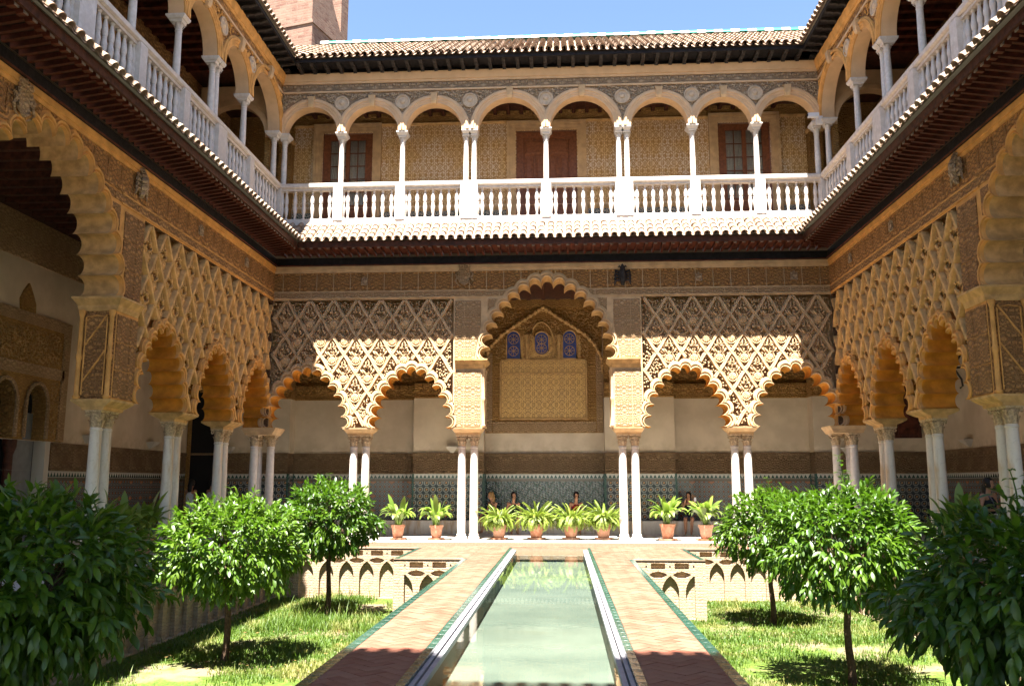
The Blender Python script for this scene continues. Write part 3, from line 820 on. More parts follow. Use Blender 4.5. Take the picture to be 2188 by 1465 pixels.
    for k in range(k0, k1):
        for row in range(8):
            u = peak + k * pitch_ + (pitch_ / 2 if row % 2 else 0); z = z1 - .03 - hh / 2 - row * hh / 2
            if ok(u, z - .10, .14) and ok(u - .12, z - .16) and ok(u + .12, z - .16):
                inst(SHELLS[mk(wg, 'rib_stucco')][0], 'shell', wg(u, wd + .0, z - .14), wg.rz, parent=th)
            if ok(u, z + .05, .10) and ok(u - .1, z + .0) and ok(u + .1, z):
                inst(SHELLS[mk(wg, 'rib_stucco')][1], 'leaf_spray', wg(u, wd + .0, z + .16), wg.rz, parent=th)

def panel_row(wg, th, u0, u1, z0, z1, step, w=.0, mat='carved_stucco', name='carved_panel', skip=(), d=.02):
    n = max(1, round((u1 - u0) / step)); a = (u1 - u0) / n
    for i in range(n):
        x0, x1 = u0 + a * i + .008, u0 + a * (i + 1) - .008
        if any(s0 < (x0 + x1) / 2 < s1 for s0, s1 in skip): continue
        m = MB(); lo, hi = sorted((w, w + d)); m.box(x0, x1, lo, hi, z0 + .008, z1 - .008)
        m.map(wg); o = wg((x0 + x1) / 2, w, z0); m.build(name, mk(wg, mat), th, origin=o)

def zcurve(R, x):
    b = -1e9
    for (x0, z0), (x1, z1) in zip(R[:-1], R[1:]):
        if min(x0, x1) <= x <= max(x0, x1) and abs(x1 - x0) > 1e-6: b = max(b, z0 + (z1 - z0) * (x - x0) / (x1 - x0))
    return b
def cut_panel(wg, th, R, x0, x1, z0, z1, mat, d=.022, name='carved_panel'):
    n = 10; xs = [x0 + (x1 - x0) * i / n for i in range(n + 1)]
    lo = [max(z0, zcurve(R, x) + .012) for x in xs]
    if max(lo) <= z0 + 1e-6:
        m = MB(); m.box(x0, x1, 0, d, z0, z1); m.map(wg).build(name, mk(wg, mat), th, origin=wg((x0 + x1) / 2, 0, z0)); return
    m = MB(); any_ = False
    for i in range(n):
        a, b = min(lo[i], z1), min(lo[i + 1], z1)
        if z1 - a < .01 and z1 - b < .01: continue
        any_ = True; X0, X1 = xs[i], xs[i + 1]
        m.add([(X0, d, a), (X1, d, b), (X1, d, z1), (X0, d, z1)], [(0, 1, 2, 3)]).add([(X0, d, a), (X1, d, b), (X1, 0, b), (X0, 0, a)], [(0, 1, 2, 3)]).add([(X0, d, z1), (X1, d, z1), (X1, 0, z1), (X0, 0, z1)], [(0, 1, 2, 3)])
    if any_:
        for X_, z_ in ((xs[0], lo[0]), (xs[-1], lo[-1])):
            if z_ < z1: m.add([(X_, 0, z_), (X_, d, z_), (X_, d, z1), (X_, 0, z1)], [(0, 1, 2, 3)])
        m.map(wg).build(name, mk(wg, mat), th, origin=wg((x0 + x1) / 2, 0, z0))
def lower_wing(wg, th, u0, u1, smalls, big, pillars, lat, imposts, cols, detail=True, old=False):
    arches = [Arch(c, w, 1.70, ZS, 13) for c, w in smalls]
    bigA = Arch(big[0], big[1], 2.34, ZSH, 17)
    c, bw = big; pL, pR = pillars                       # (outer,inner) of left pier; (inner,outer) of right pier
    # wall face: frieze + piers + spandrels of the big arch
    R8 = bigA.ring(8)
    face = [(u0, ZSB), (pL[0], ZSB), (pL[0], ZS), (pL[1], ZS), (pL[1], ZSH)] + R8 + [(pR[0], ZSH), (pR[0], ZS), (pR[1], ZS), (pR[1], ZSB), (u1, ZSB), (u1, ZW), (u0, ZW)]
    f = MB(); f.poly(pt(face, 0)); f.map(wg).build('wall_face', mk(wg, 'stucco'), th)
    # back face
    bk = [(u0, ZS)]
    for a in arches:
        if a.c < c: bk += a.ring(0)
    bk += [(pL[1], ZS), (pL[1], ZSH)] + bigA.ring(0) + [(pR[0], ZSH), (pR[0], ZS)]
    for a in arches:
        if a.c > c: bk += a.ring(0)
    bk += [(u1, ZS), (u1, ZW), (u0, ZW)]
    q = []
    for p in bk:
        if not q or abs(p[0] - q[-1][0]) + abs(p[1] - q[-1][1]) > 1e-4: q.append(p)
    b = MB(); b.poly(pt(q, -T)); b.strip([(u0, 0, ZW), (u1, 0, ZW)], [(u0, -T, ZW), (u1, -T, ZW)])
    for uu in (u0, u1): b.add([(uu, 0, ZSB), (uu, 0, ZW), (uu, -T, ZW), (uu, -T, ZSB)], [(0, 1, 2, 3)])
    b.map(wg).build('wall_back', mk(wg, 'stucco'), th)
    # arch mouldings and soffits
    for a in arches + [bigA]:
        m = MB(); rs = [a.ring(k) for k in range(len(PROF))]
        for k in range(len(PROF) - 1): m.strip(pt(rs[k], PROF[k][1]), pt(rs[k + 1], PROF[k + 1][1]))
        if a is not bigA: m.strip(pt(rs[8], 0), pt(rs[8], -.07))
        m.map(wg).build('arch_moulding', mk(wg, 'stucco'), th, smooth=40)
        s_ = MB(); r0 = rs[0]; s_.strip(pt(r0, -.03), pt(r0, -T)); s_.map(wg).build('arch_soffit', 'soffit' if a is not bigA else 'gold_stucco', th, smooth=32)
    # pier inner reveals, returns behind the shelf
    for (uo, ui) in (pL, (pR[1], pR[0])):
        r = MB(); r.box(min(ui, ui + (uo - ui) * .5), max(ui, ui + (uo - ui) * .5), -T, -.002, ZS, ZSH - .001)
        r.map(wg).build('pier', mk(wg, 'carved_fine'), th)
        sg = 1 if uo > ui else -1                       # outward direction from opening
        # colonnettes at the corners of the reveal
        for wv in (-.07, -T + .07):
            col_ = MB().lathe([(.06, 0), (.075, .05), (.05, .08), (.045, .75), (.062, .8), (.062, .86), (.045, .9), (.042, 1.62), (.07, 1.72), (.07, 1.76)], n=10)
            vv = [(ui - sg * .03 + p[0], wv + p[1], ZS + p[2]) for p in col_.v]
            m = MB().add(vv, col_.f); m.map(wg).build('colonnette', mk(wg, 'stucco'), th, smooth=40)
        m = MB(); e0 = ui + (uo - ui) * .0; ww_ = sorted((ui, ui - sg * .018))
        m.box(ww_[0], ww_[1], -T + .15, -.15, ZS + .06, ZSH - .34); m.map(wg).build('reveal_panel', mk(wg, 'carved_fine'), th)
        m = MB(); xx = ui - sg * .03
        for q in range(2): m.tube([(xx, -T + .17, ZS + .35 + q * .72), (xx, -.17, ZS + .95 + q * .72)], .018, 5)
        m.tube([(xx, -T + .16, ZS + .08), (xx, -T + .16, ZSH - .40), (xx, -T / 2, ZSH - .36), (xx, -.16, ZSH - .40), (xx, -.16, ZS + .08)], .016, 5)
        m.map(wg).build('panel_frame', mk(wg, 'stucco'), th)
        # shelf cornice
        m = MB(); lo, hi = (min(uo, ui), max(uo, ui))
        g = lambda e0, e1: (lo - (.05 if sg < 0 else -.18) * 0 - (e1 if sg > 0 else 0), hi + (e1 if sg < 0 else 0))
        secs = []
        for z, e, wv in ((ZSH - .27, .02, .02), (ZSH - .20, .05, .05), (ZSH - .16, .05, .06), (ZSH - .05, .15, .15), (ZSH - .04, .17, .17), (ZSH + .0, .17, .17)):
            x0, x1 = (ui - e, uo) if sg > 0 else (uo, ui + e)
            if sg > 0: x1 = ui + (uo - ui) * .93
            else: x0 = ui + (uo - ui) * .93
            secs.append((z, x0, x1, -T - e * .6, wv))
        m.stack(secs); m.map(wg).build('pier_cornice', 'gold_stucco', th)
        # stacked carved panels on pier front
        if detail:
            lo2, hi2 = lo + .03, hi - .03; mid = lo2 + (hi2 - lo2) * (.36 if sg < 0 else .64)
            z = ZS + .02
            for hgt in (.56, .56, .56):
                for (a0, a1) in ((lo2, mid), (mid, hi2)):
                    mm = MB(); mm.box(a0 + .01, a1 - .01, .0, .022, z + .01, z + hgt - .01); mm.map(wg).build('carved_panel', mk(wg, 'carved_fine'), th, origin=wg((a0 + a1) / 2, 0, z))
                z += hgt
            z = ZSH + .02
            for hgt in (.60, .60, .58):
                for (a0, a1) in ((lo2, mid), (mid, hi2)):
                    far_ = (abs(a0 - ui) > .3 and abs(a1 - ui) > .3)
                    if z > ZSH + .5 or far_ or True:
                        cx_ = (a0 + a1) / 2
                        cut_panel(wg, th, R8, a0 + .01, a1 - .01, z + .01, z + hgt - .01, 'carved_fine')
                z += hgt
    # frieze
    pol = [(R8[0][0], ZSH - 1)] + R8 + [(R8[-1][0], ZSH - 1)]
    m = MB(); m.box(u0, u1, 0, .035, ZW - .20, ZW - .12); m.box(u0, u1, 0, .06, ZW - .12, ZW); m.map(wg).build('upper_moulding', mk(wg, 'stucco'), th)
    for (a0, a1) in ((u0, c - bw - .05), (c + bw + .05, u1)):
        m = MB(); m.box(a0, a1, 0, .03, ZSB + .04, ZSB + .07); m.box(a0, a1, .0, .03, ZSB + .24, ZSB + .27)
        # trim where the arch passes
        m.map(wg).build('frieze_moulding', mk(wg, 'stucco'), th)
    if detail:
        def inside(x, z): return inpoly(x, z, pol)
        for z0, z1, st, mt in ((ZSB + .28, ZW - .21, .52, 'carved_stucco'), (ZSB + .075, ZSB + .235, .95, 'carved_fine')):
            n = round((u1 - u0) / st); a = (u1 - u0) / n
            for i in range(n):
                x0, x1 = u0 + a * i + .014, u0 + a * (i + 1) - .014
                cut_panel(wg, th, R8, x0, x1, z0, z1, mt)
            if z0 > ZSB + .2: continue
            for sg_ in (-1, 1):                      # carved blocks in the spandrels beside the big arch
                e = c + sg_ * (bw + .02)
                for (q0, q1, zz0, zz1) in ((0, .52, ZSH + 1.0, ZSB - .02), (.54, 1.06, ZSH + 1.0, ZSB - .02), (1.08, 1.6, ZSH + 1.4, ZSB - .02)):
                    a_, b_ = sorted((e - sg_ * q0, e - sg_ * q1)); cut_panel(wg, th, R8, a_ + .012, b_ - .012, zz0, zz1, 'carved_fine')
    for (a0, a1, pk, det) in lat:
        lattice(wg, th, a0, a1, [a for a in arches if a0 - .3 < a.c < a1 + .3], pk, detail=det)
    for (u, w, hu, hw) in imposts:
        m = MB(); box_stack(m, wg, u, w, sect_impost(hu, hw, g=.09, gw=max(0, .40 - hw) if hw < .3 else .05)); m.map(wg).build('impost', 'gold_stucco' if old else 'stucco', th)
    for (u, w) in cols:
        p = wg(u, w, 0); column(th, p[0], p[1], old)
WM = -T / 2
PB = (-3.25, -2.38); PBr = (1.51, 2.38)
th_b = thing('arcade', (XC, D, 0), 'sunlit far arcade with white marble columns and carved lattice, facing the pool', 'arcade')
cb = []
for c_ in (-6.09, -2.82, 1.95, 5.22): cb += [(c_ - .185, WM), (c_ + .185, WM)]
cb += [(XL - .375, WM), (XL + .0, WM), (XL - .375, .0), (XR + .375, WM), (XR, WM), (XR + .375, 0)]
lower_wing(BACK, th_b, XL - T, XR + T, [(-7.68, 1.07), (-4.5, 1.04), (3.63, 1.04), (6.82, 1.07)], (-.43, 1.78), (PB, PBr), 
           [(XL, PB[0], -4.75, True), (PBr[1], XR, 3.9, True)],
           [(-6.09, WM, .35, .17), (-2.82, WM, .36, .17), (1.95, WM, .36, .17), (5.22, WM, .35, .17), (XL - .2, WM + .17, .42, .40), (XR + .2, WM + .17, .42, .40)], cb)
sides = []
sm = [18.53, 21.52, 24.47]; ww = [.99, .97, .96]
smalls = [(2 * YC - c_, w_) for c_, w_ in zip(sm, ww)][::-1] + list(zip(sm, ww))
for wg, lab, x in ((LEFT, 'left side arcade with grey marble columns and deep scalloped arches, in shade', XL), (RIGHT, 'right side arcade with scalloped arches behind the orange trees, in shade', XR)):
    th = thing('arcade', (x, YC, 0), lab, 'arcade'); sides.append(th)
    cc = []
    for c_ in (16.83, 20.05, 23.0, 2 * YC - 16.83, 2 * YC - 20.05, 2 * YC - 23.0): cc += [(c_ - .185, WM), (c_ + .185, WM)]
    lower_wing(wg, th, YN - T * 0, D, smalls, (YC, 2.15), ((2 * YC - 17.28, 2 * YC - 16.4), (16.4, 17.28)),
               [(17.28, D, 24.9, True), (YN, 2 * YC - 17.28, 3.0, False)],
               [(c_, WM, .35, .17) for c_ in (20.05, 23.0, 2 * YC - 20.05, 2 * YC - 23.0)] + [(16.83, WM, .38, .22), (2 * YC - 16.83, WM, .38, .22)], cc, old=True)
# near wing (the camera stands inside its central arch)
th_n = thing('arcade', (XC, YN, 0), 'near arcade around the viewpoint, seen only as a reflection in the pool', 'arcade')
cn = []
for c_ in (-6.09, -2.9, 2.03, 5.22): cn += [(c_ - .185, WM), (c_ + .185, WM)]
lower_wing(NEAR, th_n, XL - T, XR + T, [(-7.68, 1.07), (-4.5, 1.04), (3.63, 1.04), (6.82, 1.07)], (-.43, 1.85), ((-3.35, -2.46), (1.6, 2.49)),
           [(XL, -3.35, -4.75, False), (2.49, XR, 3.9, False)],
           [(c_, WM, .35, .17) for c_ in (-6.09, -2.9, 2.03, 5.22)], cn, detail=False)
# ============================================================ EAVES, BALUSTRADES, UPPER GALLERIES, ROOFS
def tile_mesh(r0, r1, L, n=7, th_=.014):
    """barrel tile, length L along -y (downhill end at y=-L), convex up"""
    vs = []; fs = []
    for (r, y) in ((r1, 0), (r0, -L)):
        for rr in (r, r - th_):
            for k in range(n + 1):
                a = pi * k / n; vs.append((rr * cos(a), y, rr * sin(a)))
    m = n + 1
    for k in range(n):
        fs += [(k, k + 1, 2 * m + k + 1, 2 * m + k), (m + k, 3 * m + k, 3 * m + k + 1, m + k + 1), (2 * m + k, 2 * m + k + 1, 3 * m + k + 1, 3 * m + k), (k, m + k, m + k + 1, k + 1)]
    fs += [(0, 2 * m, 3 * m, m), (n, m + n, 3 * m + n, 2 * m + n)]
    return MB().add(vs, fs).mesh('roof_tile', 'roof_clay', 50)
TILE = tile_mesh(.098, .078, .36)
PAN = MB()
def tiled(wg, th, u0, u1, w0, z0, w1, z1, step, rows, parts_lim, mitre0=None, mitre1=None, pan=True):
    """w0,z0 = lower edge; w1,z1 = upper edge"""
    Ls = sqrt((w0 - w1) ** 2 + (z1 - z0) ** 2); sl = atan2(z1 - z0, w0 - w1); dr = Ls / rows
    n = round((u1 - u0) / step); st = (u1 - u0) / n
    bed = MB()
    def bound(w):                                     # corner mitre: slope shortened at inner corners
        e = 0.0
        return u0 + (0 if not mitre0 else mitre0 * (w0 - w)), u1 - (0 if not mitre1 else mitre1 * (w0 - w))
    a0, a1 = u0, u1; b0, b1 = bound(w1)
    bed.add([(a0, w0 - .03, z0 - .012), (a1, w0 - .03, z0 - .012), (b1, w1, z1 - .012), (b0, w1, z1 - .012)], [(0, 1, 2, 3)])
    bed.map(wg).build('tile_bed', 'roof_mortar', th)
    cnt = 0; jm = MB(); order = []
    ex0 = int((u0 - bound(w1)[0]) / st + .5) if mitre0 else 0; ex1 = int((bound(w1)[1] - u1) / st + .5) if mitre1 else 0
    for i in range(-ex0, n + 1 + ex1):
        for r in range(rows):
            f = (r + 1) / rows; w = w0 + (w1 - w0) * f; z = z0 + (z1 - z0) * f; u = u0 + st * i
            lo, hi = bound(w)
            if u < lo - .02 or u > hi + .02: continue
            order.append((r, u, w, z))
    order.sort(key=lambda q: q[0])
    base = TILE
    for k, (r, u, w, z) in enumerate(order):
        ju = random.uniform(-.008, .008); jr = random.uniform(-.03, .03)
        L = dr + .055
        if k < parts_lim:
            p = wg(u + ju, w, z + .012 * 1)
            rot = Matrix.Rotation(wg.rz, 4, 'Z') @ Matrix.Rotation(jr, 4, 'Z') @ Matrix.Rotation(sl - .05, 4, 'X')
            # local -y is downhill; rotate about x so that -y end is lower
            o = inst(base, 'roof_tile', p, parent=th, rot=rot.to_euler(), scale=(1, L / .36, 1))
        else:
            R_ = Matrix.Rotation(jr, 4, 'Z') @ Matrix.Rotation(sl - .05, 4, 'X')
            vs = []
            for v in base.vertices:
                q = R_ @ Vector((v.co.x, v.co.y * L / .36, v.co.z)); vs.append((u + ju + q.x, w - q.y, z + .012 + q.z))
            jm.add(vs, [tuple(p.vertices) for p in base.polygons])
    if jm.v: jm.map(wg).build('roof_tiles', 'roof_clay', th, smooth=50, kind='stuff')
    # concave pan tiles between the covers: one continuous corrugated bed, edge lip only
    if pan:
        pm = MB()
        for i in range(-ex0, n + ex1):
            u = u0 + st * (i + .5); c = 6; A = []; B = []; A2 = []
            f = 0.0
            if u < u0: f = (u0 - u) / max(1e-6, u0 - bound(w1)[0])
            if u > u1: f = (u - u1) / max(1e-6, bound(w1)[1] - u1)
            if f > .95: continue
            ws, zs = w0 + (w1 - w0) * f, z0 + (z1 - z0) * f
            for k in range(c + 1):
                a = pi + pi * k / c; x = cos(a) * st * .36; y = sin(a) * .06 + .045
                A.append((u + x, ws + .035, zs - .02 + y)); B.append((u + x, w1, z1 + y)); A2.append((u + x * .9, ws + .035, zs - .035 + y))
            pm.strip(A, B); pm.strip(A, A2)
        pm.map(wg).build('pan_tiles', 'roof_clay', th, smooth=50, kind='stuff')

raft_me = MB().add([(-.034, 0, -.10), (.034, 0, -.10), (.034, 0, 0), (-.034, 0, 0), (-.034, -.80, -.07), (.034, -.80, -.07), (.034, -.80, 0), (-.034, -.80, 0)],
                   [(0, 3, 2, 1), (4, 5, 6, 7), (0, 1, 5, 4), (1, 2, 6, 5), (2, 3, 7, 6), (3, 0, 4, 7)])
raft_me.cbox(-.045, .045, -.80, -.68, -.13, -.071, .005)
RAFT = raft_me.mesh('rafter', 'wood_soffit')
RAFT_END = MB().add([(-.047, -.805, -.132), (.047, -.805, -.132), (.047, -.805, -.0), (-.047, -.805, -.0)], [(0, 1, 2, 3)]).box(-.047, .047, -.82, -.80, -.132, 0).mesh('rafter_end', 'wood_end_lit')
def eave(wg, lab, u0, u1, x0, x1, spacing, lim, mit):
    """wooden eave and tiled skirt above the lower arcade; u0..u1 = visible run at the wall, x0..x1 at the outer edge"""
    c = wg((u0 + u1) / 2, 0, ZW)
    th = thing('eave_roof', c, lab, 'eave', 'tiled eaves around the courtyard')
    m = MB(); m.box(u0, u1, -.02, .10, ZW + .002, ZW + .10); m.box(u0, u1, -.02, .07, ZW + .10, ZW + .26); m.map(wg).build('wall_beam', 'wood_black', th)
    m = MB(); m.box(u0, u1, .10, .13, ZW + .002, ZW + .025); m.map(wg).build('beam_lip', 'wood_soffit', th)
    sz = lambda w: ZW + .36 + w * .10
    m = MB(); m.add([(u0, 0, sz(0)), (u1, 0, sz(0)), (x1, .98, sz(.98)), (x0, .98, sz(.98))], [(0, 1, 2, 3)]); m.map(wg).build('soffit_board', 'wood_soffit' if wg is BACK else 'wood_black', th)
    m = MB(); m.box(x0, x1, .93, .985, sz(.98) - .11, sz(.98) + .055); m.map(wg).build('fascia', 'wood_dark', th)
    n = round((u1 - u0) / spacing); k = 0
    for i in range(n):
        u = u0 + (u1 - u0) * (i + .5) / n
        if u < lim[0]: continue
        e0 = (u - u0) * (1 if x0 > u0 else 9); e1 = (u1 - u) * (1 if x1 < u1 else 9)
        L = min(1, (min(e0, e1) / 1.0) if mit else 1)
        if L < .25: continue
        p = wg(u, .10, sz(.1) - .006)
        rot = (Matrix.Rotation(wg.rz, 4, 'Z') @ Matrix.Rotation(-.1, 4, 'X')).to_euler()
        o = inst(RAFT, 'rafter', p, parent=th, rot=rot, scale=(1, L, 1))
        if L > .9: e = inst(RAFT_END, 'rafter_end', p, parent=o); e.location = (0, 0, 0); 
    return th
ZT, ZTT = 8.74, 9.50
OUT = 1.10
e_b = eave(BACK, 'far tiled eave in full sun under the balustrade, red wooden soffit', XL, XR, XL + 1, XR - 1, .255, (-99,), True)
e_l = eave(LEFT, 'left tiled eave with dark rafters running towards the viewer', YN, D, YN + 1, D - 1, .225, (9.5,), True)
e_r = eave(RIGHT, 'right tiled eave with dark rafters rising to the upper right corner', YN, D, YN + 1, D - 1, .225, (9.5,), True)
e_n = eave(NEAR, 'near tiled eave above the viewpoint, out of view', XL, XR, XL + 1, XR - 1, 1.0, (-99,), True)
mt = -1.0
tiled(BACK, e_b, XL + OUT, XR - OUT, OUT, ZT, .14, ZTT, .263, 4, 300, mitre0=-1.0, mitre1=-1.0)
tiled(LEFT, e_l, 9.6, D - OUT, OUT, ZT, .14, ZTT, .263, 4, 300, mitre1=-1.0)
tiled(RIGHT, e_r, 9.6, D - OUT, OUT, ZT, .14, ZTT, .263, 4, 300, mitre1=-1.0)
m = MB(); m.add([(XL, 0, ZTT), (XR, 0, ZTT), (XR - OUT, OUT, ZT), (XL + OUT, OUT, ZT)], [(0, 1, 2, 3)]); m.map(NEAR).build('tile_bed', 'roof_mortar', e_n)
for wg, e_ in ((LEFT, e_l), (RIGHT, e_r)):
    m = MB(); m.add([(YN, .1, ZTT), (9.6, .1, ZTT), (9.6, OUT, ZT), (YN + OUT, OUT, ZT)], [(0, 1, 2, 3)]); m.map(wg).build('tile_bed', 'roof_mortar', e_)

# ---------------- balustrades
BAL = MB().lathe([(.055, 0), (.055, .035), (.03, .06), (.034, .12), (.062, .27), (.066, .36), (.048, .43), (.052, .45), (.052, .475), (.045, .485), (.052, .495), (.052, .515),
                  (.066, .56), (.062, .64), (.038, .80), (.028, .85), (.045, .87), (.05, .89), (.05, .91)], n=12).mesh('baluster', 'marble', 40)
ZB0, ZB1 = 9.70, 10.62                       # baluster foot and top
UCOLS = {'back': [-6.88, -4.94, (-2.93, -2.68), -.43, (1.82, 2.07), 4.08, 6.02]}
def balustrade(wg, lab, u0, u1, posts, nb, group='balustrades of the upper galleries', lim=-99):
    th = thing('balustrade', wg((u0 + u1) / 2, 0, 9.5), lab, 'balustrade', group)
    m = MB(); m.box(u0, u1, -.14, .14, 9.40, 9.62); m.box(u0, u1, -.11, .11, 9.62, ZB0); m.map(wg).build('plinth', 'marble', th)
    m = MB(); m.box(u0, u1, -.08, .08, ZB1, ZB1 + .07); m.stack([(ZB1 + .07, u0, u1, -.10, .10), (ZB1 + .10, u0, u1, -.15, .15), (ZB1 + .19, u0, u1, -.16, .16), (ZB1 + .22, u0, u1, -.13, .13)])
    m.map(wg).build('rail', 'marble', th)
    edges_ = [(u0, u0 + .0)]
    for p in posts:
        a, b = (p - .15, p + .15) if not isinstance(p, tuple) else (p[0] - .14, p[1] + .14)
        m = MB(); m.box(a, b, -.135, .165, 9.626, ZB1 + .066); m.map(wg).build('pedestal', 'marble', th, origin=wg((a + b) / 2, 0, 9.6)); edges_.append((a, b))
    edges_.append((u1, u1))
    for (a, b) in zip(edges_[:-1], edges_[1:]):
        s0, s1 = a[1], b[0]; L = s1 - s0
        if L < .3: continue
        n = max(1, round(L / .262)); st = L / n
        for i in range(n):
            u = s0 + st * (i + .5)
            if u < lim: continue
            inst(BAL, 'baluster', wg(u, 0, ZB0), wg.rz, parent=th, scale=(1, 1, (ZB1 - ZB0) / .91))
        for uu in (s0 + .0, s1 - .0):        # half balusters against the pedestals
            if uu < lim or uu in (u0, u1): continue
            inst(BAL, 'baluster', wg(uu, 0, ZB0), wg.rz, parent=th, scale=(1, 1, (ZB1 - ZB0) / .91))
SIDEC = [YC + d for d in (-10.4, -8.3, -6.3, -4.3, -2.2, 0, 2.2, 4.3, 6.55, 8.6)]
# positions measured on the left side: columns near 18.5, 20.6/20.9, 22.7 and the corner
SIDEC = [24.95 - 2.13 * k for k in range(1, 11)][::-1]
SIDEP = []
for q, c_ in enumerate(SIDEC[::-1]):
    SIDEP.append((c_ - .13, c_ + .13) if q % 3 == 1 else c_)
SIDEP = SIDEP[::-1]
balustrade(BACK, 'sunlit white marble balustrade of the far upper gallery', XL - .15, XR + .15, [XL + .0] + UCOLS['back'] + [XR - .0], 7)
balustrade(LEFT, 'shaded marble balustrade along the left upper gallery', YN + .2, D - .18, SIDEP, 6, lim=9)
balustrade(RIGHT, 'shaded marble balustrade along the right upper gallery', YN + .2, D - .18, SIDEP, 6, lim=9)

# ---------------- upper arcades
UZ0, UZS, UZT = ZB1 + .22, 12.55, 14.5
ush = MB().box(-.10, .10, -.10, .10, UZ0, UZ0 + .04).lathe([(.098, UZ0 + .04), (.10, UZ0 + .07), (.082, UZ0 + .09), (.088, UZ0 + .4), (.086, 11.5), (.074, 12.16), (.085, 12.17), (.085, 12.19), (.075, 12.20)], n=14)
ush.v = [(a, b, c_ - UZ0) for a, b, c_ in ush.v]; USH = ush.mesh('shaft', 'marble', 40)
UCAP = capital_mesh(.076, .19, .125, 'marble', 6)
UIMP = MB().stack([(0, -.12, .12, -.14, .14), (.05, -.13, .13, -.15, .15), (.06, -.15, .15, -.18, .18), (.12, -.18, .18, -.22, .22), (.16, -.18, .18, -.22, .22)]).mesh('impost', 'marble')
def ucol(th, wg, u, w=0):
    b = inst(USH, 'column', wg(u, w, UZ0), parent=th)
    inst(UCAP, 'capital', wg(u, w, 12.20), wg.rz, parent=b)
def semi(c, r, z0, n=20): return [(c - r * cos(pi * i / n), z0 + r * sin(pi * i / n) * 1.02) for i in range(n + 1)]
def ribbon_arc(c, r0, r1, z0, w, n=20): return pt(semi(c, r0, z0, n), w), pt(semi(c, r1, z0, n), w)
KEY = MB().stack([(0, -.07, .07, -.09, .02), (.08, -.09, .09, -.13, .02), (.28, -.10, .10, -.15, .02), (.34, -.12, .12, -.16, .02)]).mesh('keystone', 'stucco')
MED = MB().lathe([(.15, .02), (.15, .03), (.17, .05), (.20, .04), (.20, -.01)], n=20, cap=False)
MED.lathe([(0, .02), (.155, .02)], n=20, cap=False); MED.lathe([(.0, .06), (.05, .05), (.075, .03), (.08, .015)], c=(0, .02, 0), n=8, cap=False)
MED.v = [(a, -c_, b) for a, b, c_ in MED.v]; MED = MED.mesh('medallion', 'grey_stone', 35)
